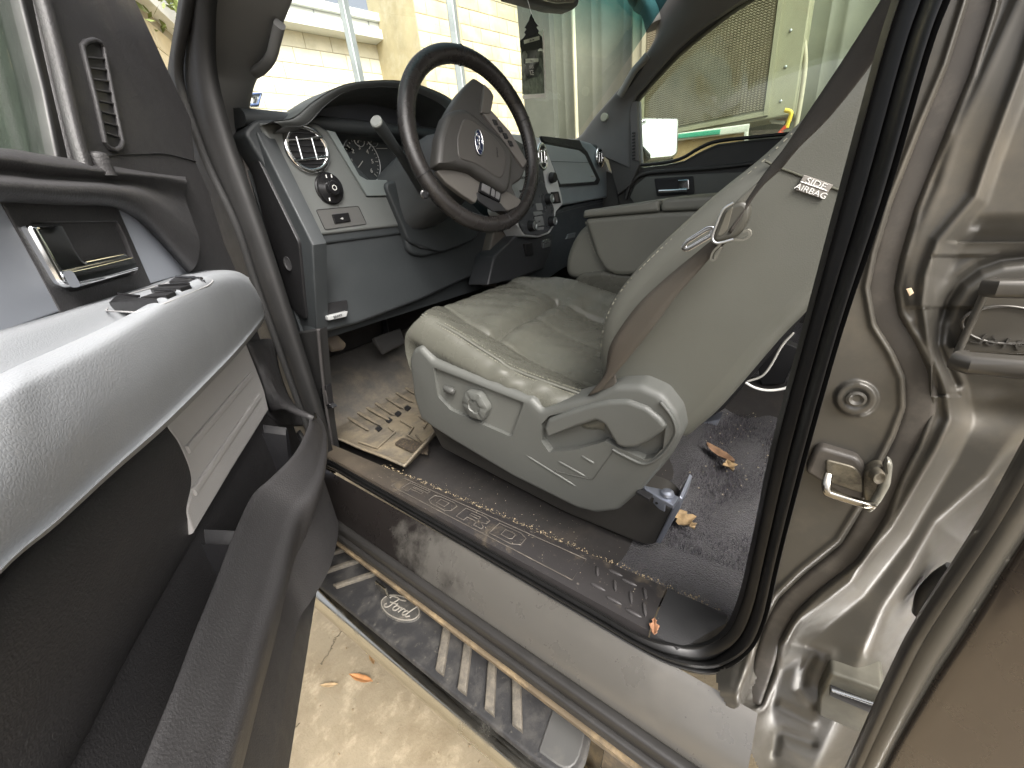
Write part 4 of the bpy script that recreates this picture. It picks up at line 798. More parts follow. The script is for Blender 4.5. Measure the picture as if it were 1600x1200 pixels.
# outside mirror
OM = sub('outside_mirror', (2.15, .62, 1.3)); XM = 2.16
MN = Vector((-.62, -.78, .02)).normalized(); MP = at(1030, 215, X=XM)
def mp(x, y, h=0): r = ray(x, y); return CAM + r * ((MP + MN * h - CAM).dot(MN) / r.dot(MN))
rim = rnd([mp(x, y) for x, y in [(1000, 188), (1008, 183), (1062, 184), (1060, 240), (1052, 247), (1001, 252)]], .015)
slab('housing', rim, .14, .012, mat('mir_h', (.40, .40, .37), .3, metal=.7), OM, n=MN); slab('mirror_glass', rnd([mp(x, y, .004) for x, y in [(1002, 190), (1009, 186), (1059, 187), (1057, 239), (1050, 244), (1003, 248)]], .012), .004, .001, mat('mirror', (.92, .93, .92), .02, metal=1), OM, n=MN)
tube('mirror_arm', [at(1000, 235, X=2.0), at(1010, 245, X=2.12)], .02, blackp, OM)
# rear view mirror
RV = sub('rear_view_mirror', (1.35, .7, 1.65)); q = rnd([at(x, y, Y=.62) for x, y in [(800, -70), (908, -60), (906, 8), (897, 15), (868, 12), (800, -8)]], .012); slab('mirror_housing', q, .035, .010, mat('rv', (.10, .10, .098), .4), RV, n=BACK)
slab('mirror_glass', rnd([at(x, y, Y=.608) for x, y in [(806, -64), (900, -54), (898, 4), (868, 5), (806, -12)]], .008), .002, .0005, MATS['mirror'], RV, n=BACK)
# windscreen sticker
q = [at(x, y, Y=1.0) for x, y in [(391, 145), (411, 143), (404, 167), (389, 167)]]; d_ = Vector((0, 0, 0))
slab('sticker', q, .0015, .0003, mat('stk', (.60, .62, .58), .6), WSN, n=BACK); tube('sticker_mark', [at(x, y, Y=.998) for x, y in [(392, 147), (408, 146), (403, 163), (391, 164)]], .0028, mat('stk_b', (.08, .12, .25), .5), WSN)
tube('sticker_number', [at(x, y, Y=.997) for x, y in [(395, 152), (400, 151), (397, 161)]], .002, mat('stk_n', (.03, .03, .03), .5), WSN)
def applymods(o):
    dg = bpy.context.evaluated_depsgraph_get(); dg.update(); me = bpy.data.meshes.new_from_object(o.evaluated_get(dg)); old = o.data; o.modifiers.clear(); o.data = me; bpy.data.meshes.remove(old)
def cut(o, VF):
    c = mk('tmp_cut', VF[0], VF[1], MATS['blackp'] if 'blackp' in MATS else blackp); md = o.modifiers.new('b', 'BOOLEAN'); md.object = c; md.operation = 'DIFFERENCE'; md.solver = 'EXACT'; applymods(o); me = c.data; bpy.data.objects.remove(c); bpy.data.meshes.remove(me)
    while len(o.data.materials) > 1: o.data.materials.pop(index=len(o.data.materials) - 1)
    for p in o.data.polygons: p.material_index = 0
def soft(o, w=.002, ang=30, seg=3):
    for p in o.data.polygons: p.use_smooth = True
    md = o.modifiers.new('bevel', 'BEVEL'); md.width = w; md.segments = seg; md.limit_method = 'ANGLE'; md.angle_limit = math.radians(ang); md.harden_normals = True; return o
def facecut(pts, depth, front=.03, n=OUT):
    P = [Vector(p) + Vector(n) * front for p in pts]; V, F = slabmesh(P, depth + front, .0005, n=n, seg=1); return V, F
# ================================================================ DRIVER SEAT
ST = sub('driver_seat', (.75, .3, .75))
COL = [(.478, [(.565, .855), (.52, .84), (.45, .82), (.38, .80), (.30, .785), (.20, .775)]),
       (.462, [(.588, .905), (.53, .885), (.46, .862), (.39, .842), (.31, .822), (.20, .80)]),
       (.487, [(.566, .938), (.495, .913), (.443, .890), (.40, .871), (.358, .854), (.20, .826)]),
       (.55, [(.60, .936), (.54, .915), (.47, .884), (.41, .853), (.34, .830), (.20, .790)]),
       (.60, [(.62, .926), (.57, .902), (.493, .868), (.407, .832), (.34, .812), (.20, .772)]),
       (.68, [(.64, .921), (.58, .905), (.497, .868), (.412, .834), (.34, .812), (.20, .775)]),
       (.76, [(.655, .917), (.59, .905), (.50, .864), (.42, .832), (.343, .810), (.20, .775)]),
       (.85, [(.668, .915), (.60, .903), (.515, .862), (.44, .834), (.38, .814), (.20, .775)]),
       (.92, [(.675, .913), (.61, .900), (.53, .862), (.46, .838), (.41, .818), (.20, .780)]),
       (.965, [(.69, .915), (.63, .918), (.56, .900), (.50, .878), (.42, .850), (.20, .80)]),
       (1.00, [(.695, .890), (.653, .907), (.579, .912), (.511, .904), (.405, .873), (.20, .82)]),
       (1.035, [(.68, .84), (.64, .865), (.57, .872), (.50, .865), (.40, .84), (.20, .79)]),
       (1.04, [(.66, .78), (.62, .78), (.57, .78), (.50, .78), (.40, .78), (.20, .76)])]
rows = []
for x, kn in COL:
    y0, z0 = kn[0]; f = 0 if x < .47 else (.0 if x > 1.02 else 1)
    r = [Vector((x, y0 - .01, z0 - .13)), Vector((x, y0 + .012, z0 - .085)), Vector((x, y0 + .018 * 1, z0 - .03))] + [Vector((x, y, z)) for y, z in kn]; rows.append(r)
V, F = gridmesh(rows, 22, 14)
def gs_(d, w): return math.exp(-(d / w) ** 2)
def sstep(a, b, x): t = max(0, min(1, (x - a) / (b - a))); return t * t * (3 - 2 * t)
def gapY(x): return .493 + (x - .60) * .11
for v in V:
    x, y = v.x, v.y
    if v.z > .76 and .50 < x < 1.0:
        top = 1
        inx = sstep(.588, .604, x) * sstep(.936, .918, x)
        d = y - gapY(x); ins = sstep(.012, -.004, d)
        v.z += inx * (-.012 * gs_(d, .006) - .006 * ins + .008 * gs_(d + .03, .02) + .007 * gs_(d - .03, .025))
        v.z -= .006 * gs_(x - .596, .004) * (y < .64); v.z -= .006 * gs_(x - .926, .004) * (y < .66)
        v.z -= .0055 * gs_(x - .765 - .1 * max(0, .5 - y) * .2, .0035) * ins
        v.z += .004 * gs_(x - .68, .05) * ins + .004 * gs_(x - .85, .05) * ins
    v.z += .0012 * math.sin(x * 60 + y * 35) * math.sin(y * 70 + x * 22)
    if x < .56 and y < .46:       # slack folds along the outer bolster
        k = sstep(.46, .36, y) * sstep(.56, .48, x); v.x -= .0020 * k * math.sin(y * 130 + v.z * 170); v.z += .0012 * k * math.sin(y * 110 - v.z * 120)
mk('seat_cushion', V, F, leather, ST, sharp=80)
pz = crv([Vector((.487, y, z + .001)) for y, z in COL[2][1]], 12); V, F = tubemesh(pz, .0022); mk('cushion_piping', V, F, leather_side, ST)
thr = mat('stitch', (.22, .215, .17), .7)
def stitches(name, path, m, parent, step=.0055, ln=.0035, r=.0006):
    b = MB(); acc = 0
    for a, c in zip(path[:-1], path[1:]):
        L = (c - a).length
        if L < 1e-6: continue
        t = acc
        while t < L: p = lerp(a, c, t / L); q = lerp(a, c, min(1, (t + ln) / L)); b.add(*tubemesh([p, q], [(r, 0), (0, r), (-r, 0), (0, -r)])); t += step
        acc = t - L
    return b.out(name, m, parent)
stitches('cushion_stitching', [p + Vector((.008, 0, .0012)) for p in pz], thr, ST); stitches('cushion_stitching', [p + Vector((-.005, 0, -.0015)) for p in pz], thr, ST)
# backrest
bo = [(937, 602), (931, 565), (932, 530), (940, 495), (962, 455), (1005, 405), (1060, 352), (1120, 298), (1180, 250), (1240, 195), (1310, 128), (1370, 66), (1450, -25), (1530, -110)]
br_ = [(1690, -120), (1560, 160), (1440, 300), (1340, 408), (1262, 492), (1215, 540), (1130, 638), (1088, 676), (1062, 690), (1010, 670), (960, 640)]
pts = crv([at(x, y, X=.487) for x, y in bo], 4)[:-1] + crv([at(x, y, X=.487) for x, y in br_], 4)
o = slab('backrest', pts, .54, .022, leather_side, ST, n=OUT, seg=8, sharp=70)
be = crv([at(x, y, X=.487) for x, y in bo], 8); ce_ = at(1180, 420, X=.487)
stp = [p + (ce_ - p).normalized() * .006 + Vector((.008, 0, 0)) for p in be[12:]]; stitches('back_stitching', stp, thr, ST, .007, .0045, .0007)
sm1 = crv([at(x, y, X=.4868) for x, y in [(1196, 252), (1216, 262), (1236, 269), (1262, 279), (1310, 297), (1345, 310)]], 5); tube('back_seam', sm1, .0011, mat('seam_dark', (.05, .05, .035), .8), ST)
hr = slab('headrest', [(.63, -.16, 1.46), (.90, -.16, 1.46), (.90, -.16, 1.64), (.63, -.16, 1.64)], .10, .035, leather_side, ST, n=(0, 1, 0), seg=6)
tq = [at(x, y, X=.4845) for x, y in [(1256, 273), (1302, 289), (1286, 311), (1243, 297)]]; tagm = mat('tag_cloth', (.215, .20, .18), .7); slab('airbag_tag', tq, .002, .0006, tagm, ST, n=OUT)
Rt = facing(Vector(), OUT, at(1302, 289, X=.484) - at(1256, 273, X=.484))
text('tag_word', 'SIDE', at(1275, 287, X=.4842), Rt, .0066, white, ST, ext=.0002, sx=1.35); text('tag_word', 'AIRBAG', at(1267, 299, X=.4842), Rt, .0066, white, ST, ext=.0002, sx=1.2)
tube('tag_line', [at(1251, 284, X=.4842), at(1292, 298, X=.4842)], .0004, white, ST)
# side shield
so_ = [(638, 562), (644, 546), (655, 541), (675, 563), (760, 598), (823, 622), (829, 623), (846, 641), (870, 634), (920, 620), (960, 603), (1000, 602), (1035, 618), (1058, 648), (1065, 680), (1050, 712), (1030, 737), (1000, 770), (965, 800), (930, 804), (900, 796), (800, 746), (710, 692), (676, 670), (656, 655), (645, 620)]
XS_ = .452
sh = slab('side_shield', rnd([at(x, y, X=XS_) for x, y in so_], .006, 3), .05, .010, shieldp, ST, n=OUT, seg=5)
cut(sh, facecut(rnd([at(x, y, X=XS_) for x, y in [(677, 574), (819, 629), (800, 680), (796, 682), (704, 641), (684, 620)]], .004, 3), .009))
cut(sh, facecut([at(x, y, X=XS_) for x, y in [(845, 664), (858, 650), (925, 634), (975, 628), (1015, 640), (1040, 668), (1036, 700), (1020, 716), (1006, 718), (975, 704), (945, 690), (900, 703), (858, 707), (846, 690)]], .0135))
soft(sh, .0035, 35)
sw_p = slab('switch_panel', rnd([at(x, y, X=XS_ + .0075) for x, y in [(677, 573), (820, 628), (801, 682), (704, 642), (683, 622)]], .003), .004, .001, mat('sw_panel', (.105, .108, .098), .5, grain=900, gs=.12), ST, n=OUT)
ax_ = (at(718, 615, X=XS_) - at(690, 603, X=XS_)); c = at(702, 609, X=XS_ - .002); d_ = ax_.normalized()
pill = mat('seat_switch', (.055, .056, .052), .5)
V, F = tubemesh([c - d_ * .0125, c - d_ * .0115, c - d_ * .008, c + d_ * .008, c + d_ * .0115, c + d_ * .0125], .0065, scale=[.2, .7, 1, 1, .7, .2]); mk('slide_switch', V, F, pill, ST)
c = at(748, 630, X=XS_ + .006); kr = (at(748, 609, X=XS_) - at(748, 651, X=XS_)).length / 2; kn_ = MB(); R = facing(c, OUT, (0, -1, 0))
rows = []
for (rr, h) in [(1.0, 0), (1.0, .008), (.96, .0125), (.86, .0145), (.5, .0145), (.46, .012), (.2, .0118), (.02, .0118)]:
    rows.append([c + R @ Vector(((kr * rr * (1 + (.05 if rr > .8 else 0) * math.cos(6 * a))) * math.cos(a), (kr * rr * (1 + (.05 if rr > .8 else 0) * math.cos(6 * a))) * math.sin(a), h - (.0014 * max(0, math.cos(6 * a)) if .45 < rr < .9 else 0))) for a in np.linspace(0, 2 * math.pi, 49)[:-1]])
V, F = gridmesh(rows, cu=True); mk('lumbar_knob', V, F, shieldp, ST)
hd = [(855, 656), (895, 641), (925, 632), (950, 627), (980, 626), (1010, 637), (1032, 655), (1041, 667), (1035, 676), (1015, 690), (995, 700), (976, 702), (963, 697), (953, 681), (943, 664), (931, 658), (910, 665), (854, 684), (849, 670)]
slab('recliner_handle', rnd([at(x, y, X=XS_ - .006) for x, y in hd], .003, 3), .018, .006, shieldp, ST, n=OUT, seg=5)
cvp = [at(x, y, X=XS_ - .001) for x, y in [(957, 702), (975, 712), (1006, 725), (1030, 714), (1046, 696), (1056, 675), (1050, 652), (1032, 628)]]; tube('cover_rim', crv(cvp, 5), .0022, shieldp, ST)
gp = mat('gap_shade', (.05, .05, .045), .8)
tube('panel_seam', rnd([at(x, y, X=XS_ - .0002) for x, y in [(962, 700), (926, 750), (866, 736), (866, 736)]][:3] + [at(866, 736, X=XS_)], .006), .0009, gp, ST)
for a_, b_ in (((909, 712), (929, 724)), ((872, 720), (915, 744)), ((822, 711), (901, 760))): p, q = at(*a_, X=XS_ + .0006), at(*b_, X=XS_ + .0006); V, F = tubemesh([p, lerp(p, q, .1), lerp(p, q, .9), q], .0022, scale=[.3, 1, 1, .3]); mk('raised_bar', V, F, shieldp, ST)
# rails below
TRK = sub('seat_track', (.5, .2, .6))
slab('rail_cover', rnd([at(x, y, X=.50) for x, y in [(660, 640), (760, 690), (985, 762), (1030, 778), (1052, 797), (1050, 812), (1024, 852), (1004, 852), (880, 800), (690, 700)]], [.01, .01, .01, .01, .012, .01, .008, .02, .02, .01]), .05, .005, mat('rail_c', (.032, .030, .027), .5, grain=600, gs=.3), TRK, n=OUT)
bl = mat('rail_metal', (.36, .39, .46), .35, metal=.8)
slab('rail_end', [at(x, y, X=.493) for x, y in [(1032, 850), (1024, 848), (1052, 792), (1062, 776), (1066, 780), (1062, 796)]], .06, .002, bl, TRK, n=OUT)
slab('rail_top', [at(x, y, Z=.716) for x, y in [(1002, 757), (1036, 764), (1062, 776), (1052, 790), (1030, 778), (1010, 766)]], .006, .002, bl, TRK, n=UP)
slab('rail_slot', [at(x, y, Z=.7175) for x, y in [(1000, 762), (1020, 772), (1014, 780), (994, 768)]], .004, .001, blackp, TRK, n=UP)
lathe('rail_bolt', at(1043, 772, Z=.7175), UP, [(.009, 0), (.008, .004), (.004, .006)], bl, TRK, n=20)
slab('rail_bracket', [at(x, y, X=.489) for x, y in [(1022, 776), (1040, 781), (1038, 800), (1030, 796), (1020, 786)]], .004, .001, bl, TRK, n=OUT); lathe('bracket_hole', at(1026, 786, X=.4885), OUT, [(.0022, 0), (.0022, .0006)], blackp, TRK, n=12)
TR2 = slab('far_rail', [at(x, y, X=.95) for x, y in [(1075, 685), (1100, 660), (1125, 655), (1108, 692), (1085, 694)]], .04, .003, bl, TRK, n=OUT)
slab('far_rail_foot', [at(x, y, X=.94) for x, y in [(1062, 682), (1098, 676), (1112, 682), (1106, 694), (1080, 690)]], .03, .003, blackp, TRK, n=OUT)
slab('under_frame', [at(x, y, X=.96) for x, y in [(1050, 690), (1130, 640), (1200, 560), (1260, 490), (1160, 560), (1000, 660)]], .03, .003, blackp, TRK, n=OUT)
tube('wire', crv([at(x, y, X=.75) for x, y in [(1165, 598), (1180, 606), (1200, 610), (1225, 607), (1245, 598)]], 5), .0022, white, TRK); tube('wire', crv([at(x, y, X=.72) for x, y in [(1240, 520), (1222, 540), (1205, 570), (1190, 588), (1168, 596)]], 5), .0018, greyink, TRK)
# rear seat fold behind
RS = sub('rear_bench', (1.2, -.6, .7)); slab('bench_cushion', [(.42, -.42, .62), (1.9, -.42, .62), (1.9, -.42, .86), (.42, -.42, .86)], .5, .04, leather_side, RS, n=(0, 1, 0), seg=5); slab('bench_back', [(.42, -.80, .86), (1.9, -.80, .86), (1.9, -.80, 1.35), (.42, -.80, 1.35)], .14, .04, leather_side, RS, n=(0, 1, 0), seg=5)
slab('bench_leg', [at(x, y, X=1.15) for x, y in [(1180, 560), (1215, 530), (1250, 545), (1225, 600), (1190, 602)]], .03, .003, blackp, RS, n=OUT)
# ================================================================ CENTRE SEAT / CONSOLE
leather_side = mat('leather_console', (.135, .136, .115), .46, vor=520, gs=.12, mottled=.04, dist=.0006)
CN = sub('centre_console', (1.18, .35, .9))
slab('folded_back', rnd([at(x, y, X=1.05) for x, y in [(911, 341), (1030, 330), (1240, 318), (1240, 400), (1040, 425), (975, 432), (947, 427), (932, 405)]], .02), .28, .014, leather_side, CN, n=OUT, seg=6)
slab('lid', rnd([at(x, y, X=1.044) for x, y in [(910, 341), (911, 329), (1028, 312), (1030, 331)]], .006), .29, .008, leather_side, CN, n=OUT); slab('lid', rnd([at(x, y, X=1.044) for x, y in [(1033, 331), (1031, 320), (1038, 311), (1240, 296), (1240, 322)]], .008), .29, .008, leather_side, CN, n=OUT)
stitches('back_stitching', crv([at(x, y, X=1.0478) for x, y in [(915, 346), (921, 375), (934, 402), (950, 422), (975, 428), (1030, 420)]], 5), thr, CN, .009, .006, .0008)
slab('hinge_cheek', rnd([at(x, y, X=1.075) for x, y in [(883, 432), (882, 408), (890, 382), (905, 358), (925, 345), (960, 360), (970, 440), (900, 438)]], .03), .24, .02, leather_side, CN, n=OUT, seg=6)
slab('seat_pad', rnd([at(x, y, X=1.06) for x, y in [(895, 440), (905, 428), (940, 424), (1010, 432), (1060, 470), (1000, 480), (905, 452)]], .012), .26, .012, leather, CN, n=OUT, seg=6)
lathe('cup_ring', (1.12, .42, 1.076), UP, [(.034, 0), (.034, .003), (.030, .003), (.029, 0)], mat('cup', (.12, .12, .11), .4), CN, n=32)
PS = sub('passenger_seat', (1.6, .3, .8)); slab('seat_cushion', [(1.34, .65, .80), (1.34, .20, .76), (1.34, .20, .86), (1.34, .62, .93)], .50, .03, leather, PS, n=OUT, seg=5); slab('backrest', [(1.36, .16, .84), (1.36, .02, .84), (1.36, -.24, 1.45), (1.36, -.12, 1.45)], .5, .03, leather_side, PS, n=OUT, seg=5)
# ================================================================ SEAT BELT
SB = sub('seat_belt', (.45, .1, 1.0))
def ribbon(name, L_, R_, XL, XR, m=belt, th=.0014, parent=SB, nu=6):
    rows = [[at(*a, X=xl), at(*b, X=xr)] for a, b, xl, xr in zip(L_, R_, XL, XR)]; rows = [[lerp(r[0], r[1], t) + Vector((-.0015 * math.sin(math.pi * t), 0, 0)) for t in (0, .25, .5, .75, 1)] for r in rows]
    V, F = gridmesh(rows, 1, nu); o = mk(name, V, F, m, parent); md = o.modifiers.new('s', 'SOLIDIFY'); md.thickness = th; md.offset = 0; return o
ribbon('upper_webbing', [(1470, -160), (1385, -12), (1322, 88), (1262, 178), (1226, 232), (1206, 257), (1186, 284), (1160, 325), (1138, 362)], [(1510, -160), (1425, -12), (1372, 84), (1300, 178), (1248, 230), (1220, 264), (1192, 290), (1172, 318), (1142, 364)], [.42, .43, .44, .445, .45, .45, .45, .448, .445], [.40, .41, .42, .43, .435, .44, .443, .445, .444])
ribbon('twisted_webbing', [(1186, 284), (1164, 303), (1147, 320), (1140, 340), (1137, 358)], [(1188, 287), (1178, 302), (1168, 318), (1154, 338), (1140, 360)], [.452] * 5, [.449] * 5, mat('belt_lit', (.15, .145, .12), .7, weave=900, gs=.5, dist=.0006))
ribbon('lower_webbing', [(1112, 376), (1088, 396), (1044, 432), (1000, 473), (968, 515), (952, 545), (944, 586), (919, 618)], [(1136, 378), (1119, 392), (1084, 432), (1053, 467), (1020, 512), (994, 545), (960, 586), (936, 612)], [.466, .464, .462, .46, .458, .456, .456, .456], [.458, .456, .454, .452, .45, .45, .45, .452], mat('belt_low', (.062, .054, .042), .7, weave=900, gs=.5, dist=.0006, dirt=[((.075, .050, .032), 6, .4, .7, .5)]))
slab('anchor_tab', [at(x, y, X=.458) for x, y in [(918, 619), (960, 586), (962, 598), (956, 606), (935, 612)]], .004, .001, mat('anc', (.05, .045, .038), .5), SB, n=OUT)
bdy = [(1112, 371), (1117, 353), (1128, 329), (1146, 317), (1160, 312), (1172, 320), (1171, 339), (1161, 360), (1147, 374), (1121, 381), (1112, 377)]
slab('tongue_body', rnd([at(x, y, X=.444) for x, y in bdy], .004), .012, .0045, mat('tongue_p', (.055, .053, .043), .4), SB, n=OUT)
slab('tongue_slot', rnd([at(x, y, X=.4432) for x, y in [(1120, 369), (1135, 330), (1146, 322), (1136, 360), (1128, 368)]], .002), .003, .0006, mat('tng', (.085, .08, .062), .5), SB, n=OUT)
tube('tongue_edge', crv([at(x, y, X=.4395) for x, y in [(1146, 317), (1130, 328), (1119, 352), (1113, 372), (1121, 380), (1146, 374)]], 4), .0013, satin, SB)
tube('tongue_plate', rnd([at(x, y, X=.441) for x, y in [(1067, 388), (1073, 378), (1106, 357), (1114, 357), (1111, 368), (1074, 390)]], .002), rect(.0045, .0018, .0006), chrome, SB, up=OUT, closed=True)
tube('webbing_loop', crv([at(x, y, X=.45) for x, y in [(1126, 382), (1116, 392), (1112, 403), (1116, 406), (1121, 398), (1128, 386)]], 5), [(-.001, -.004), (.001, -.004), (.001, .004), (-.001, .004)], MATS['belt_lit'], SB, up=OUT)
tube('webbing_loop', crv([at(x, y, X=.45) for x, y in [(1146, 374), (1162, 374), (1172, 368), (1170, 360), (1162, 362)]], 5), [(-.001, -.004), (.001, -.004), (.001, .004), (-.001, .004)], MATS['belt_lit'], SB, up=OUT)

# ================================================================ OPEN DRIVER DOOR
FD = sub('front_door', (.0, .5, .9))
def dpl(pts, d): return [dd(x, y, d) for x, y in pts]
def dslab(name, pts, d, th, r, m, rr=0, parent=FD, **k):
    q = dpl(pts, d); q = rnd(q, rr) if rr else q; return slab(name, q, th, r, m, parent, n=DN, **k)
base = [(-420, 215), (0, 238), (112, 250), (98, 190), (84, 130), (66, 50), (52, -20), (20, -180), (150, -190), (200, -30), (213, 0), (273, 130), (300, 187), (306, 250), (328, 300), (352, 380), (380, 445), (395, 500), (400, 540), (300, 560), (-420, 1000)]
dslab('inner_skin', base, .250, .07, .006, doorp, sharp=30)
low = [dq(u, .255, z) for u, z in [(.80, 1.02), (.83, .90), (.86, .74), (.86, .52), (.82, .47), (.1, .47), (-.02, .52), (-.02, 1.0)]]; slab('lower_skin', low, .06, .006, doorp, FD, n=DN)
sk2 = [dq(u, .34, z) for u, z in [(.86, 1.12), (.90, .9), (.90, .5), (.86, .46), (-.1, .46), (-.1, 1.16)]]; slab('outer_skin', sk2, .03, .01, paint, FD, n=-DN)
dslab('glass_run', [(98, 262), (112, 250), (96, 180), (66, 50), (40, -80), (20, -180), (0, -180), (20, -60), (40, 20), (70, 140), (92, 250)], .253, .02, .003, rubber2)
tube('frame_bead', crv(dpl([(40, -180), (62, -20), (72, 20), (92, 100), (108, 170), (122, 225), (133, 262)], .243), 5), rect(.012, .010, .004), doorp, FD, up=DN)
dslab('door_glass', [(-420, 260), (-420, -400), (10, -400), (40, -40), (112, 262)], .262, .004, .0004, gl_dr)
# belt line and arch relief
rows = [dpl([(-420, 222), (-200, 224), (0, 231), (60, 240), (112, 248), (160, 256), (215, 266), (262, 273), (290, 276)], .252),
        dpl([(-420, 224), (-200, 228), (0, 235), (60, 244), (112, 252), (160, 260), (215, 269), (262, 275), (290, 279)], .240),
        dpl([(-420, 235), (-200, 242), (0, 250), (60, 258), (112, 264), (160, 269), (215, 274), (262, 279), (292, 286)], .235),
        dpl([(-420, 250), (-200, 260), (0, 268), (60, 275), (112, 279), (160, 282), (215, 288), (255, 300), (290, 310)], .242),
        dpl([(-420, 258), (-200, 268), (0, 275), (60, 281), (112, 284), (160, 287), (215, 294), (255, 312), (300, 340)], .236),
        dpl([(-420, 266), (-200, 276), (0, 283), (60, 287), (112, 290), (160, 292), (218, 302), (255, 325), (312, 378)], .226),
        dpl([(-420, 285), (-200, 292), (0, 298), (60, 302), (112, 305), (160, 307), (210, 315), (245, 340), (308, 410)], .226),
        dpl([(-420, 300), (-200, 307), (0, 312), (60, 315), (112, 317), (160, 319), (195, 326), (232, 350), (298, 424)], .234),
        dpl([(-420, 304), (-200, 311), (0, 316), (60, 319), (112, 321), (160, 322), (190, 330), (226, 354), (292, 426)], .246)]
V, F = gridmesh(rows, 5, 5); mk('belt_trim', V, F, doorp, FD, sharp=70)
tube('trim_gap', crv(dpl([(128, 254), (172, 243), (235, 240), (262, 241), (306, 252)], .2495), 4), .0009, blackp, FD)
lathe('lock_button', dd(155, 254, .240), (0, 0, 1), [(.009, -.012), (.009, -.002), (.0095, 0), (.009, .002), (.0095, .004), (.0085, .007), (.005, .009)], doorp, FD, n=20)
dslab('insert_panel', [(-420, 300), (0, 312), (6, 324), (97, 486), (0, 520), (-420, 640)], .247, .006, .0015, insp)
dslab('insert_panel', [(181, 322), (210, 328), (240, 354), (275, 393), (298, 426), (236, 443)], .247, .006, .0015, insp)
hb = dslab('handle_bezel', [(2, 312), (182, 318), (238, 446), (96, 490)], .2462, .012, .0015, doorp)
cut(hb, facecut(rnd(dpl([(48, 348), (184, 346), (197, 372), (215, 420), (212, 428), (112, 456), (96, 446)], .2462), .004), .008, n=DN)); soft(hb, .0012, 40, 2)
dslab('handle_recess', [(44, 342), (190, 340), (222, 432), (104, 462)], .2535, .003, .0006, mat('recess_d', (.045, .038, .034), .45, grain=700, gs=.2))
HN = [(50, 351), (54, 349), (101, 350), (104, 356), (126, 398), (132, 405), (196, 393), (201, 396), (210, 418), (208, 423), (114, 450), (104, 446), (98, 438)]
dslab('door_handle', HN, .238, .010, .005, chrome, rr=.003, seg=6)
V, F = tubemesh(crv(dpl([(112, 436), (150, 427), (206, 412)], .2335), 4), rect(.013, .007, .003), up=DN); mk('handle_lip', V, F, chrome, FD)
# sail panel vent
vc = [(128, 72), (134, 65), (146, 62), (156, 66), (162, 76), (172, 130), (182, 180), (191, 222), (188, 231), (180, 235), (170, 231), (164, 224), (150, 160), (136, 105)]
V, F = tubemesh(dpl(vc, .2485), rect(.0045, .005, .002), up=DN, closed=True); mk('vent_rim', V, F, doorp, FD)
dslab('vent_hollow', [(132, 74), (146, 66), (158, 76), (188, 226), (180, 231), (168, 224)], .2497, .004, .0005, blackp, rr=.004)
b = MB()
for k in range(8):
    t = (k + .5) / 8; a_, b_ = (133 + 34 * t, 82 + 135 * t), (160 + 27 * t, 82 + 140 * t); b.add(*tubemesh([dd(a_[0], a_[1] - 1, .249), dd(b_[0], b_[1] + 1, .249)], rect(.0016, .003, .0005), up=DN))
b.out('vent_bar', doorp, FD)
# armrest
A = [(-420, 650), (-200, 578), (0, 518), (95, 490), (170, 466), (240, 445), (296, 427), (335, 422), (368, 424), (388, 434)]
B = [(-420, 940), (-200, 745), (0, 612), (70, 575), (150, 535), (215, 497), (275, 459), (325, 433), (368, 428), (392, 441)]
B2 = [(-420, 990), (-200, 790), (0, 650), (80, 605), (165, 560), (235, 515), (295, 474), (348, 446), (384, 441), (401, 455)]
M_ = [(-420, 1180), (-200, 950), (0, 770), (86, 705), (170, 640), (246, 584), (308, 532), (362, 492), (396, 468), (409, 473)]
C_ = [(-420, 1390), (-200, 1120), (0, 880), (90, 800), (175, 722), (256, 650), (320, 588), (370, 538), (403, 500), (413, 489)]
Cu = [(-420, 1400), (-200, 1132), (0, 892), (93, 812), (180, 732), (262, 660), (326, 596), (374, 545), (405, 507), (414, 493)]
dA = [.243] * 8 + [.238, .232]; dB = [.152, .152, .150, .152, .154, .157, .161, .168, .185, .205]; dC = [.150, .150, .150, .152, .155, .158, .163, .172, .188, .205]
Ap, Bp, B2p, Mp, Cp, Cup = [[dd(x, y, d) for (x, y), d in zip(L_, D_)] for L_, D_ in ((A, dA), (B, dB), (B2, [d - .004 for d in dB]), (M_, [d - .006 for d in dC]), (C_, dC), (Cu, [d + .004 for d in dC]))]
Dp = [dd(x, y + 6, .24) for x, y in Cu]
w_ = [1, 1, 1, .95, .75, .15, 0, 0, 0, 0]
T1 = [lerp(a, b_, .16) for a, b_ in zip(Ap, Bp)]; T2 = [lerp(a, b_, .30) - UP * (.020 * w) for a, b_, w in zip(Ap, Bp, w_)]; T3 = [lerp(a, b_, .52) - UP * (.030 * w) for a, b_, w in zip(Ap, Bp, w_)]; T4 = [lerp(a, b_, .70) - UP * (.010 * w) for a, b_, w in zip(Ap, Bp, w_)]; T5 = [lerp(a, b_, .84) + UP * .001 for a, b_, w in zip(Ap, Bp, w_)]
from mathutils.bvhtree import BVHTree
V, F = gridmesh([[p - DN * .02 for p in Ap], Ap, T1, T2, T3, T4, T5, Bp, B2p, Mp, Cp, Cup, Dp], 6, 5); mk('armrest', V, F, armp, FD, sharp=75); ABV = BVHTree.FromPolygons(V, F)
def onarm(x, y, h=.001):
    q = ABV.ray_cast(CAM, ray(x, y).normalized())[0]; q = q if q is not None else at(x, y, Z=1.066); return q + UP * h
dslab('hinge_side_trim', [(360, 470), (388, 470), (404, 520), (420, 570), (440, 615), (468, 648), (489, 655), (487, 665), (440, 665), (410, 640), (380, 560)], .252, .01, .003, doorp)
ez = [dd(388, 434, .236), dd(399, 452, .226), dd(412, 474, .215), dd(415, 490, .214), dd(407, 505, .222), dd(395, 500, .24), dd(380, 460, .245)]
sg = sub('window_switches', tuple(dd(250, 460, .2)))
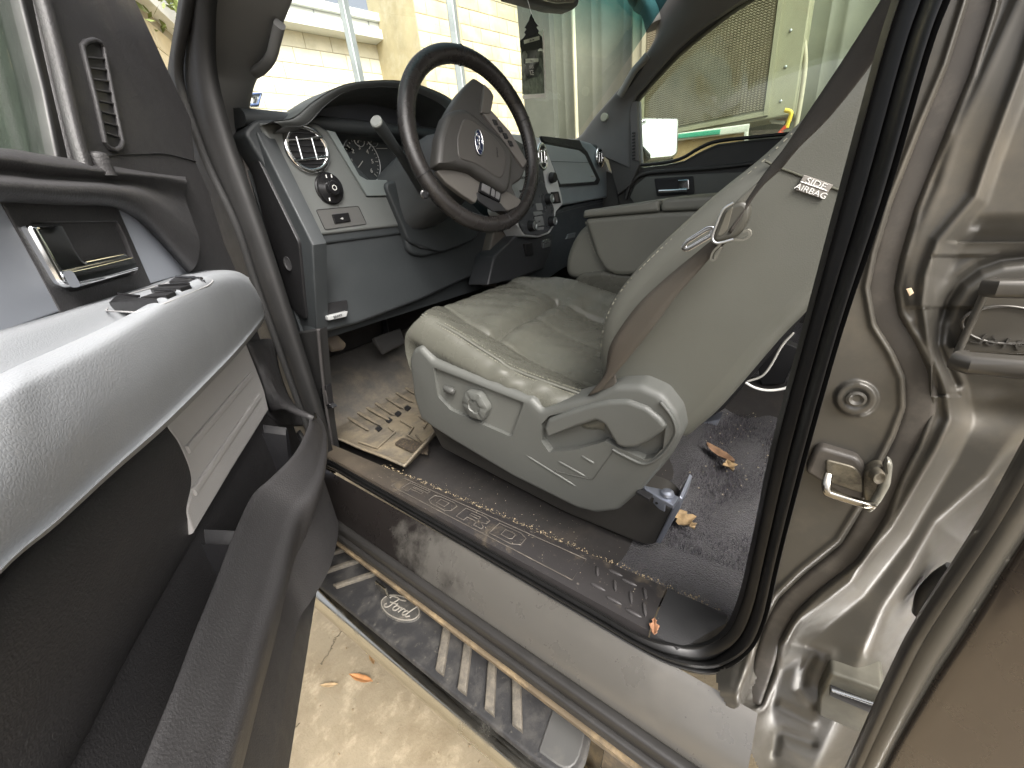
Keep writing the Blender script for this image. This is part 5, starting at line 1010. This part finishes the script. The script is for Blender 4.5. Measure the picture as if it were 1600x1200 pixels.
for p_ in ([(173, 478), (186, 466), (205, 466), (222, 471), (248, 474)], [(222, 470), (238, 465), (246, 463), (276, 462), (262, 468)], [(237, 457), (252, 453), (300, 451), (284, 456)], [(266, 445), (276, 437), (306, 436), (322, 443)]):
    q = [onarm(x, y, .0035) for x, y in p_]; slab('window_switch', q, .008, .0010, blackp, sg, n=UP)
for a_, b_ in (((186, 466), (222, 470)), ((246, 463), (276, 462)), ((252, 453), (298, 451)), ((278, 438), (318, 442))): tube('switch_edge', [onarm(*a_, .0042), onarm(*b_, .0042)], .0012, gloss, sg)
tube('switch_bezel', rnd([onarm(x, y, 0) for x, y in [(165, 486), (180, 466), (262, 442), (316, 434), (334, 438), (326, 446), (256, 475), (215, 488)]], .006), .0007, mat('bez_l', (.3, .3, .3), .5), sg, closed=True)
# fabric and lower panels
fb = [(250, 648), (257, 660), (270, 678), (283, 700), (292, 722), (298, 748), (297, 775), (291, 800), (304, 833), (362, 735), (420, 641), (413, 610), (400, 575), (384, 535), (360, 520)]
dslab('fabric_panel', fb, .237, .012, .003, fabric)
for a_, b_ in (((293, 703), (393, 585)), ((303, 769), (405, 619))): tube('pressed_rib', [dd(*a_, .2362), dd(*b_, .2362)], rect(.009, .004, .002), fabric, FD, up=DN)
rows = [dpl([(-420, 1400), (-200, 1110), (0, 880), (130, 765), (257, 650)], .240), dpl([(-420, 1440), (-200, 1160), (0, 920), (135, 792), (262, 668)], .228), dpl([(-420, 1500), (-200, 1240), (0, 990), (140, 850), (281, 696)], .222), dpl([(-420, 1570), (-200, 1330), (0, 1090), (150, 920), (299, 748)], .226), dpl([(-420, 1640), (-200, 1430), (10, 1190), (165, 985), (291, 800)], .236), dpl([(-400, 1720), (-170, 1520), (70, 1250), (205, 1005), (304, 834)], .246), dpl([(-400, 1725), (-165, 1524), (74, 1253), (208, 1008), (306, 836)], .262)]
V, F = gridmesh(rows, 7, 5); mk('lower_panel', V, F, doorp, FD, sharp=70)
# map pocket
PK = FD
rim_px = [(488, 657), (485, 672), (472, 700), (456, 722), (428, 750), (401, 776), (374, 835), (350, 900), (315, 990), (290, 1060), (240, 1190), (190, 1330), (140, 1480)]
sil_px = [(489, 652), (503, 668), (511, 697), (507, 745), (494, 788), (470, 822), (456, 870), (444, 925), (421, 1000), (403, 1070), (370, 1195), (333, 1330), (292, 1480)]
rp_ = [at(x, y, Z=.815) for x, y in rim_px]; sp_ = [at(x, y, Z=.745) for x, y in sil_px]
def du_(p): q = p - CAM; return -q.dot(DU), -q.dot(DN), p.z
rows = [[], [], [], [], [], [], [], [], []]
for p, q in zip(rp_, sp_):
    up_, dp_, _ = du_(p); uq, dq_, _ = du_(q)
    rows[0].append(dq(up_, dp_ + .016, .60)); rows[1].append(dq(up_, dp_ + .012, .76)); rows[2].append(dq(up_, dp_ + .006, .812)); rows[3].append(dq(up_, dp_ + .001, .817)); rows[4].append(lerp(p, q, .12) + DN * .004)
    rows[5].append(lerp(p, q, .5) + DN * .008); rows[6].append(q); rows[7].append(dq(min(.86, uq + .02), max(dq_ + .055, .25), .60)); rows[8].append(dq(min(.86, uq + .03), .315, .475))
V, F = gridmesh(rows, 6, 5); mk('map_pocket', V, F, doorp, FD, sharp=70)
inn = mat('pocket_inner', (.010, .010, .012), .62, grain=500, gs=.25)
slab('pocket_back', [dq(u, .268, z) for u, z in [(.82, .86), (.82, .52), (.0, .52), (.0, .86)]], .02, .004, inn, FD, n=DN); slab('pocket_floor', [dq(.82, .29, .66), dq(.82, .255, .66), dq(.0, .245, .66), dq(.0, .29, .66)], .01, .002, inn, FD, n=UP)
for (u, zt) in ((.70, .79), (.435, .79)):
    V, F = gridmesh([[dq(u - .012, .275, .55), dq(u - .012, .275, zt), dq(u - .004, .275, zt + .012), dq(u + .012, .275, zt + .008), dq(u + .03, .275, .55)], [dq(u - .012, .262, .60), dq(u - .012, .225, zt - .02), dq(u - .004, .225, zt - .008), dq(u + .012, .225, zt - .012), dq(u + .03, .262, .60)]], 3, 4); mk('pocket_divider', V, F, inn, FD)
rows = [[dd(384, 535, .250), dd(400, 575, .252), dd(413, 612, .252), dd(424, 643, .250)], [dd(410, 530, .245), dd(420, 580, .240), (dd(436, 620, .235)), at(450, 640, Z=.83)], [dd(425, 530, .26), dd(436, 585, .255), dd(455, 630, .25), at(489, 654, Z=.82)]]
V, F = gridmesh(rows, 4, 4); o = mk('pocket_corner', V, F, doorp, FD); md = o.modifiers.new('s', 'SOLIDIFY'); md.thickness = .008; md.offset = 0
# outside mirror of this door, dark behind the glass
slab('mirror_housing', rnd([dd(x, y, .40) for x, y in [(-60, 112), (40, 118), (66, 150), (78, 250), (-60, 262)]], .02), .10, .02, blackp, FD, n=DN)
# ================================================================ REAR DOOR EDGE WITH STRIKER
RD = sub('rear_door', (.33, -.1, .9))
CHN = np.array([(1560, -220), (1545, -60), (1530, 10), (1498, 110), (1460, 200), (1412, 320), (1388, 400), (1378, 450), (1387, 500), (1412, 540), (1432, 585), (1434, 640), (1415, 690), (1392, 735), (1365, 800), (1328, 860), (1268, 908), (1230, 945), (1207, 990), (1192, 1040), (1176, 1090)], float)
R2 = np.array([(1700, -220), (1625, 20), (1600, 98), (1545, 245), (1524, 308), (1465, 378), (1446, 430), (1441, 475), (1450, 530), (1478, 615), (1484, 655), (1460, 704), (1392, 821), (1325, 908), (1240, 975), (1217, 1010)], float)
R1 = np.array([(1640, -200), (1587, 0), (1524, 140), (1489, 210), (1465, 287), (1436, 350), (1418, 400), (1412, 450), (1425, 500)], float)
ARC = np.array([(1720, 405), (1600, 402), (1565, 406), (1530, 418), (1500, 440), (1480, 470), (1467, 505), (1464, 540), (1475, 565), (1492, 600)], float)
def pdist(P, L):
    d = np.full(len(P), 1e9); sd = np.zeros(len(P))
    for a, b_ in zip(L[:-1], L[1:]):
        ab = b_ - a; t = np.clip(((P - a) @ ab) / (ab @ ab), 0, 1); q = a + t[:, None] * ab; v = P - q; dd_ = np.hypot(v[:, 0], v[:, 1]); cr2 = ab[0] * v[:, 1] - ab[1] * v[:, 0]; m = dd_ < d; d[m] = dd_[m]; sd[m] = -np.sign(cr2[m])
    return d, sd
def ss(a, b_, x): t = np.clip((x - a) / (b_ - a), 0, 1); return t * t * (3 - 2 * t)
gx, gy = np.arange(1080, 1700, 3.0), np.arange(-160, 1320, 3.0); GX, GY = np.meshgrid(gx, gy); PP2 = np.stack([GX.ravel(), GY.ravel()], 1)
hh = np.zeros(len(PP2))
d, s = pdist(PP2, CHN); hh -= .009 * ss(20, 10, d); hh += .002 * np.exp(-((d - 25) / 5) ** 2)
d1, s1 = pdist(PP2, R1); hh += .0035 * ss(-10, 12, d1 * s1) * (PP2[:, 1] < 480); hh += .0015 * np.exp(-(d1 / 8) ** 2)
d2, s2 = pdist(PP2, R2); right = d2 * s2
hh += .004 * np.exp(-(d2 / 9) ** 2); hh -= .010 * ss(4, 40, right) * ss(0, 60, PP2[:, 1] - 330)
hh -= .004 * ss(4, 24, right) * (PP2[:, 1] < 380)
da, sa = pdist(PP2, ARC); hh -= .007 * np.exp(-(da / 9) ** 2); hh -= .003 * ss(0, 30, -da * sa) * (PP2[:, 0] > 1455) * (PP2[:, 1] > 400) * (PP2[:, 1] < 620)
VL = np.array([(1640, 640), (1560, 760), (1480, 830), (1440, 900), (1400, 960), (1370, 1030), (1335, 1120), (1300, 1200), (1240, 1360)], float); dv, sv = pdist(PP2, VL); vr = dv * sv; hh -= .05 * ss(-30, 60, vr) * ss(640, 760, PP2[:, 1])
hh -= .008 * np.exp(-(((PP2[:, 0] - 1540) / 90) ** 2 + ((PP2[:, 1] - 640) / 30) ** 2))
hh += .0045 * ss(36, 30, np.hypot(PP2[:, 0] - 1338, (PP2[:, 1] - 623) * 1.25)) * ss(10, 22, np.hypot(PP2[:, 0] - 1338, (PP2[:, 1] - 623) * 1.25)) + .003 * ss(18, 12, np.hypot(PP2[:, 0] - 1338, (PP2[:, 1] - 623) * 1.25))
# embossed contours near the foot
for L_, w2, a2 in (([(1217, 1002), (1255, 1010), (1297, 1021)], 9, .0025), ([(1268, 1026), (1256, 1050), (1252, 1075), (1270, 1100)], 10, -.0035), ([(1218, 1104), (1268, 1130)], 9, .0025), ([(1208, 1172), (1214, 1150), (1222, 1144), (1268, 1160)], 10, -.003)):
    dl, _ = pdist(PP2, np.array(L_, float)); hh += a2 * np.exp(-(dl / w2) ** 2)
hh += .0004 * np.sin(PP2[:, 0] * .021 + 1) * np.sin(PP2[:, 1] * .017)
bulge = ss(1015, 1090, PP2[:, 1]) * ss(1215, 1140, PP2[:, 0]); hh += .034 * bulge       # the pillar foot flows into the sill
V = []; 
for (x, y), h in zip(PP2, hh): V.append(at(x, y, X=.334 - h))
nx = len(gx); F = []
SEALR = np.array([(1580, -220), (1489, 0), (1455, 91), (1388, 320), (1322, 510), (1262, 720), (1222, 872), (1200, 968), (1172, 1022), (1132, 1054), (1140, 1085), (1166, 1130), (1200, 1200), (1215, 1340)], float) + np.array([-14, 0])
dsx = np.interp(PP2[:, 1], SEALR[:, 1], SEALR[:, 0]); keep = PP2[:, 0] >= dsx - 3
K = keep.reshape(GX.shape)
for j in range(len(gy) - 1):
    for i in range(nx - 1):
        if K[j, i] and K[j, i + 1] and K[j + 1, i] and K[j + 1, i + 1]: F.append((j * nx + i, j * nx + i + 1, (j + 1) * nx + i + 1, (j + 1) * nx + i))
o = mk('pillar_pressing', V, F, paintdull, RD, sharp=80)
bm = bmesh.new(); bm.from_mesh(o.data); bmesh.ops.delete(bm, geom=[v for v in bm.verts if not v.link_faces], context='VERTS'); bm.to_mesh(o.data); bm.free()
rubd = mat('channel_rubber', (.045, .040, .034), .5, mottled=.2, ms=14, dirt=[(DUST, 30, .5, .8, .35)])
cp_ = crv([at(x, y, X=.340) for x, y in CHN], 5); V, F = tubemesh(cp_, rect(.017, .010, .004), up=OUT); mk('channel_seal', V, F, rubd, RD)
lathe('blanking_plug', at(1338, 623, X=.3285), OUT, [(.0055, 0), (.0055, .0012), (.004, .0018), (.002, .0005)], paintdull, RD, n=28)
slab('touch_chip', [at(x, y, X=.3265) for x, y in [(1416, 452), (1424, 450), (1428, 458), (1421, 463)]], .001, .0003, mat('chip', (.55, .42, .28), .6), RD, n=OUT)
# stamped plate
slab('stamped_plate', [at(x, y, X=.334) for x, y in [(1540, 450), (1760, 440), (1760, 560), (1497, 552)]], .02, .002, mat('plate_d', (.085, .078, .064), .4, metal=.3, coat=.3), RD, n=OUT)
tube('plate_flange', [at(1544, 448, X=.322), at(1556, 450, X=.318), at(1760, 452, X=.318)], rect(.010, .008, .003), paint, RD, up=OUT); tube('plate_flange', [at(1498, 562, X=.320), at(1512, 567, X=.316), at(1760, 588, X=.316)], rect(.012, .012, .005), paint, RD, up=OUT)
tube('plate_edge', [at(1541, 452, X=.329), at(1496, 552, X=.329)], .0018, paintdull, RD)
Rp = facing(Vector(), OUT, at(1600, 545, X=.33) - at(1540, 535, X=.33)); pc = at(1568, 508, X=.3335); V, F = tubemesh(ell(pc, Rp, .0165, .0105), .0008, closed=True); mk('stamped_ring', V, F, paint, RD)
text('stamped_number', '1916L', at(1572, 537, X=.3332), Matrix((Rp.col[0] * -1, Rp.col[1], Rp.col[2])).transposed(), .0085, paint, RD, ext=.0004, sx=1.3)
# striker
SK = RD; dirtym = mat('striker_metal', (.17, .155, .12), .4, metal=.7, mottled=.3, ms=60, dirt=[((.05, .04, .03), 70, .45, .65, .7)])
slab('striker_plate', rnd([at(x, y, X=.326) for x, y in [(1258, 738), (1272, 704), (1284, 699), (1340, 716), (1352, 732), (1350, 782), (1330, 786), (1292, 760)]], .003), .008, .003, rubd, SK, n=OUT)
slab('striker_face', rnd([at(x, y, X=.3245) for x, y in [(1290, 718), (1335, 730), (1348, 745), (1349, 772), (1291, 752)]], .003), .006, .001, dirtym, SK, n=OUT)
bar_ = [at(1294, 742, X=.320), at(1291, 756, X=.314), at(1292, 767, X=.312), at(1300, 772, X=.312), at(1345, 786, X=.312), at(1362, 790, X=.316)]
V, F = tubemesh(rnd(bar_ + [at(1372, 776, X=.328)], .003)[6:-6] if False else crv(bar_, 4), rect(.0055, .0055, .002), up=OUT); mk('striker_loop', V, F, mat('striker_chrome', (.35, .33, .29), .18, metal=1, mottled=.2, ms=80), SK)
slab('striker_flange', rnd([at(x, y, X=.318) for x, y in [(1386, 718), (1396, 726), (1392, 760), (1378, 785), (1362, 803), (1352, 800), (1372, 770), (1380, 745)]], .003), .006, .002, mat('flange_m', (.24, .235, .2), .45, metal=.5, mottled=.2, ms=50), SK, n=OUT)
slab('striker_web', rnd([at(x, y, X=.323) for x, y in [(1350, 740), (1364, 728), (1380, 728), (1380, 748), (1368, 782), (1352, 792), (1349, 770)]], .003), .008, .002, dirtym, SK, n=OUT)
lathe('striker_bolt', at(1372, 745, X=.316), (-1, -.3, 0), [(.0055, -.004), (.0055, .0), (.0045, .002), (.002, .001)], dirtym, SK, n=18, sx=.7)
# outer skin of the rear door
flx = [(1760, 420), (1604, 704), (1537, 821), (1442, 967), (1400, 1046), (1329, 1200), (1270, 1330)]; fl2 = [(1800, 480), (1650, 740), (1583, 840), (1490, 985), (1440, 1065), (1368, 1200), (1305, 1330)]; fl3 = [(1830, 540), (1680, 770), (1612, 862), (1520, 1005), (1470, 1080), (1400, 1200), (1340, 1330)]
def band(name, L_, R_, XL, XR, m, crown=.003, th=.004):
    rows = [[lerp(at(*a, X=XL), at(*b, X=XR), t) + Vector((-crown * math.sin(math.pi * t), 0, 0)) for t in np.linspace(0, 1, 7)] for a, b in zip(L_, R_)]
    V, F = gridmesh(rows, 1, 5); o = mk(name, V, F, m, RD, sharp=60); md = o.modifiers.new('s', 'SOLIDIFY'); md.thickness = th; md.offset = 0; return o
band('door_flange', [(a - 4, b) for a, b in flx], [(a + 12, b + 6) for a, b in flx], .262, .255, paint, .003); band('door_flange', [(a + 10, b + 6) for a, b in flx], fl2, .257, .256, paintdull, .004)
band('edge_rubber', fl2, fl3, .259, .259, mat('edge_rub', (.045, .043, .036), .7, dirt=[((.3, .29, .25), 90, .62, .72, .7)], grain=300, gs=.4), -.001)
sk_r = [[(a, b) for a, b in fl3], [(a + 180, b + 60) for a, b in fl3], [(a + 420, b + 180) for a, b in fl3]]
rows = [[at(x, y, X=X_) for x, y in r] for r, X_ in zip(sk_r, (.256, .244, .236))]; rows = [[p + Vector((.008, 0, 0)) for p in rows[0]]] + rows; V, F = gridmesh(rows, 5, 5); o = mk('outer_skin', V, F, mat('skin_paint', (.090, .074, .061), .25, metal=.55, coat=.9, mottled=.04, dirt=[((.33, .28, .22), 9, .62, .85, .25)]), RD, sharp=60); md = o.modifiers.new('s', 'SOLIDIFY'); md.thickness = .004; md.offset = 0
# latch bracket
slab('latch_bracket', rnd([at(x, y, X=.33) for x, y in [(1277, 1118), (1278, 1090), (1297, 1050), (1384, 1082), (1366, 1156)]], .004), .03, .003, mat('bracket_m', (.14, .135, .11), .35, metal=.5, mottled=.2, ms=30), RD, n=OUT)
tube('bracket_groove', [at(1297, 1078, X=.328), at(1378, 1112, X=.328)], rect(.010, .006, .002), blackp, RD, up=OUT); tube('bracket_edge', [at(1300, 1078, X=.326), at(1384, 1106, X=.326)], .0016, satin, RD)
tube('hose_end', crv([at(x, y, X=.355) for x, y in [(1440, 960), (1448, 930), (1470, 905), (1492, 890)]], 4), .006, rubber2, RD)

# ================================================================ LOOSE THINGS
FM = thing('floor_mat', 'muddy tan ribbed rubber mat with raised lip in the driver footwell', 'floor mat', (.6, .85, .56))
x0, x1, y0, y1 = .425, 1.02, .650, 1.22
nx_, ny_ = 90, 90; V = []
for j in range(ny_ + 1):
    for i in range(nx_ + 1):
        u, v = i / nx_, j / ny_; x = x0 + (x1 - x0) * u; y = y0 + (y1 - y0) * v + .19 * max(0, u) * (1 - v)
        e = min(x - x0, (y - y0 - .19 * u * (1 - v))); z = .570 + .045 * math.exp(-(max(0, e) / .026) ** 2) + max(0, y - 1.05) * .9
        z += .0012 * math.sin(x * 40) * math.sin(y * 33); V.append((x, y, z))
F = [(j * (nx_ + 1) + i, j * (nx_ + 1) + i + 1, (j + 1) * (nx_ + 1) + i + 1, (j + 1) * (nx_ + 1) + i) for j in range(ny_) for i in range(nx_)]
o = mk('mat_tray', V, F, matm, FM, sharp=80); md = o.modifiers.new('s', 'SOLIDIFY'); md.thickness = .005; md.offset = 1
b = MB(); ZM = .577
for a_, b_ in (((533, 645), (576, 672)), ((546, 637), (594, 664)), ((557, 628), (608, 656)), ((574, 622), (616, 648)), ((588, 612), (630, 638)), ((600, 603), (645, 628)), ((612, 594), (655, 618)), ((545, 622), (575, 600)), ((562, 612), (592, 592)), ((580, 602), (608, 583)), ((620, 585), (668, 610))):
    p, q = at(*a_, Z=ZM), at(*b_, Z=ZM); b.add(*tubemesh([p, lerp(p, q, .1), lerp(p, q, .9), q], rect(.010, .005, .0025), up=UP, scale=[.3, 1, 1, .3]))
for L_ in ([(600, 690), (617, 675), (608, 668)], [(626, 657), (645, 668), (637, 680), (652, 688)], [(655, 650), (668, 660), (662, 668)], [(560, 690), (590, 700), (600, 690)], [(650, 680), (660, 690), (672, 682)]): b.add(*tubemesh([at(x, y, Z=ZM - .001) for x, y in L_], rect(.006, .005, .002), up=UP))
b.out('mat_rib', mat('mat_rib_m', (.17, .142, .098), .7, dirt=[((.085, .077, .063), 14, .44, .62, .8)]), FM)
for x, y in ((591, 668), (607, 655), (621, 645), (636, 636)): slab('mat_stud', [at(x + a, y + c, Z=ZM) for a, c in ((-5, 1), (1, -4), (6, 0), (0, 5))], .004, .001, blackp, FM, n=UP)
slab('name_plate', rnd([at(x, y, Z=ZM + .004) for x, y in [(616, 692), (628, 683), (670, 694), (668, 708), (640, 703)]], .004), .006, .002, mat('np', (.045, .037, .03), .45, dirt=[(TAN, 160, .5, .7, .6)]), FM, n=UP)

# air freshener
AF = thing('air_freshener', 'black tree shaped air freshener card in its clear packet hanging below the mirror', 'air freshener', tuple(at(831, 90, Y=.60)))
YA = .60
def ap(x, y, dy=0): return at(800 + x / 7.5, 10 + y / 7.5, Y=YA + dy)
tr = [(228, 85), (245, 130), (262, 150), (262, 165), (285, 200), (312, 232), (285, 240), (318, 292), (306, 312), (335, 335), (365, 372), (375, 470), (360, 505), (330, 490), (300, 520), (278, 560), (285, 600), (320, 600), (320, 690), (345, 720), (355, 760), (330, 790), (310, 830), (185, 838), (165, 800), (150, 740), (165, 690), (146, 670), (148, 610), (185, 600), (188, 555), (160, 520), (120, 535), (110, 490), (98, 470), (98, 400), (135, 370), (165, 325), (146, 305), (175, 265), (152, 248), (180, 200), (205, 160), (206, 140)]
afb = mat('card_black', (.010, .012, .014), .5); slab('tree_card', [ap(*p) for p in tr], .0012, .0003, afb, AF, n=BACK)
pk_ = mat('packet_print', (.11, .12, .10), .5, mottled=.5, ms=90); slab('printed_scene', [ap(x, y, .002) for x, y in [(110, 530), (350, 520), (372, 560), (385, 1015), (125, 1030)]], .001, .0003, pk_, AF, n=BACK)
slab('packet', [ap(x, y, -.003) for x, y in [(100, 400), (372, 268), (378, 500), (395, 1070), (125, 1085)]], .0008, .0002, glass('packet_film', (.93, .95, .92), .5, dust=.0), AF, n=BACK)
pw = mat('packet_white', (.62, .62, .55), .5); slab('packet_foot', [ap(x, y, -.0045) for x, y in [(122, 1040), (392, 1018), (395, 1070), (125, 1088)]], .0006, .0002, pw, AF, n=BACK)
slab('packet_edge', [ap(x, y, -.0045) for x, y in [(358, 380), (372, 268), (378, 500), (395, 1020), (384, 1018), (366, 500)]], .0006, .0002, pw, AF, n=BACK)
slab('name_strip', [ap(x, y, -.0015) for x, y in [(140, 395), (320, 345), (324, 390), (146, 440)]], .0006, .0002, pw, AF, n=BACK); slab('name_strip', [ap(x, y, -.0015) for x, y in [(160, 612), (310, 608), (310, 648), (160, 668)]], .0006, .0002, pw, AF, n=BACK)
Ra = facing(Vector(), BACK, ap(324, 345) - ap(140, 395)); R0 = facing(Vector(), BACK, ap(320, 640) - ap(160, 640))
h1 = (ap(230, 345) - ap(230, 390)).length; text('card_word', 'Little Trees', ap(232, 393, -.0036), Ra, h1 * .85, afb, AF, ext=.0001, sx=.82)
text('card_word', 'Black Ice', ap(235, 638, -.0036), R0, h1 * .55, afb, AF, ext=.0001)
text('card_word', 'BLACK', ap(230, 712, -.0036), R0, h1 * 1.05, pw, AF, ext=.0001, sx=.8); text('card_word', 'ICE', ap(232, 778, -.0036), R0, h1 * 1.9, pw, AF, ext=.0001, sx=.85)
tube('string', [ap(230, 95), Vector(ap(230, 95)) + Vector((.004, .03, .10))], .0007, white, AF)

def leaf(px, py, Zv, ln, wd, rot, label, m, curl=.3, seed=0, jag=0):
    r = random.Random(seed); c = at(px, py, Z=Zv); V = []; n = 12
    a = Vector((math.cos(rot), math.sin(rot), 0)); s = Vector((-a.y, a.x, 0))
    for i in range(n + 1):
        t = i / n; wv = wd * (math.sin(math.pi * min(1, t * 1.02)) ** .8) * (1 + (r.random() - .5) * jag)
        for k in (-1, -.5, 0, .5, 1): V.append(c + a * (ln * (t - .5)) + s * (wv * k * .5) + UP * (.004 + curl * wd * (k * k) * .5 + curl * ln * .12 * (t - .5) ** 2 * 4 - .001 * (k == 0)))
    F = [(i * 5 + k, i * 5 + k + 1, (i + 1) * 5 + k + 1, (i + 1) * 5 + k) for i in range(n) for k in range(4)]
    o = mk('dry_leaf', V, F, m); md = o.modifiers.new('s', 'SOLIDIFY'); md.thickness = .0006
    me = o.data
    for v in me.vertices: v.co -= c
    o.location = c; tag(o, label, 'leaf', 'dry leaves'); return o
leaf(1022, 983, .627, .022, .010, .3, 'small orange brown leaf on the black corner of the sill plate', leafm, seed=1, jag=.9)
leaf(1068, 817, .575, .050, .030, 1.0, 'crumpled tan leaf on the carpet beside the seat rail end', leafp, .5, 2, 1.4)
leaf(1124, 714, .575, .075, .024, -2.2, 'long curled pale brown leaf on the dark carpet behind the seat', mat('brown_leaf', (.20, .12, .07), .7, mottled=.3, ms=50), .6, 3, .2)
leaf(1140, 733, .575, .035, .020, .5, 'small broken leaf scrap beside the long curled leaf on the carpet', leafp, .6, 4, 1.2)
leaf(565, 1062, .004, .075, .018, 1.9, 'narrow orange leaf lying on the concrete below the running board', mat('orange_leaf', (.30, .14, .05), .7, mottled=.2, ms=50), .4, 5, .2)
leaf(582, 1030, .004, .045, .014, 1.2, 'short dark brown leaf just above the orange one on the concrete', mat('dark_leaf', (.20, .12, .05), .7), .4, 6, .3)
leaf(485, 930, .004, .060, .018, .2, 'greenish yellow leaf on the concrete near the front of the step', mat('green_leaf', (.25, .24, .10), .7), .3, 7, .2)
leaf(578, 1020, .006, .022, .016, 1.2, 'tiny round yellow leaf on the concrete beside the short dark leaf', mat('yellow_leaf', (.34, .27, .09), .7), .3, 8, .5)
leaf(515, 1072, .004, .05, .012, 2.2, 'faint thin tan leaf on the concrete left of the orange leaf', leafp, .3, 9, .3)
# crumbs
def crumbs(name, label, gen, n, m, smin, smax):
    b = MB(); r = np.random.default_rng(len(label))
    for i in range(n):
        p = gen(r)
        if p is None: continue
        s = smin + (smax - smin) * r.random() ** 4; q = [Vector(v) for v in ((1, 0, 0), (-.5, .8, 0), (-.5, -.8, 0), (0, 0, .9))]; R_ = Matrix.Rotation(r.random() * 6.3, 3, 'Z') @ Matrix.Rotation(r.random() * 1.5, 3, 'X'); b.add([Vector(p) + R_ @ v * s for v in q], [(0, 1, 2), (0, 1, 3), (1, 2, 3), (2, 0, 3)])
    o = b.out(name, m, None, smooth=False); tag(o, label, 'crumbs', kind='stuff'); return o
crm = mat('crumb', (.36, .31, .23), .9); 
def g1(r):
    x, y = .60 + r.random() ** .8 * .6, -.15 + r.random() * .5; return (x, y, .572 if y < .13 else .562)
crumbs('carpet_crumbs', 'pale crumbs and grit scattered over the dark carpet', g1, 900, crm, .0006, .0028)
def g2(r): return (.397 + r.normal() * .004 + .006, .02 + r.random() * .68, .612)
crumbs('sill_crumbs', 'sandy debris caught along the inner edge of the sill plate', g2, 1100, mat('crumb2', (.25, .20, .125), .9), .0005, .0022)
def g3(r):
    t = r.random(); y = .08 + r.random() ** .7 * .7; return (scx(t, y).x, y, .6275 - .006 * t + .003 * math.sin(math.pi * t))
crumbs('plate_grit', 'fine grit on the black sill plate', g3, 260, crm, .0003, .0011)
def g4(r): return (r.random() * .5 - .1, .1 + r.random() * 1.0, .002)
crumbs('ground_grit', 'small grit and dirt specks on the concrete', g4, 260, mat('crumb3', (.20, .15, .09), .9), .001, .0045)
def g5(r): return (.42 + r.random() * .14, .1 + r.random() * .5, .560)
crumbs('liner_grit', 'sandy specks on the dark floor liner under the seat', g5, 260, crm, .0004, .0014)
tag(bpy.data.objects['ground'], kind='structure')
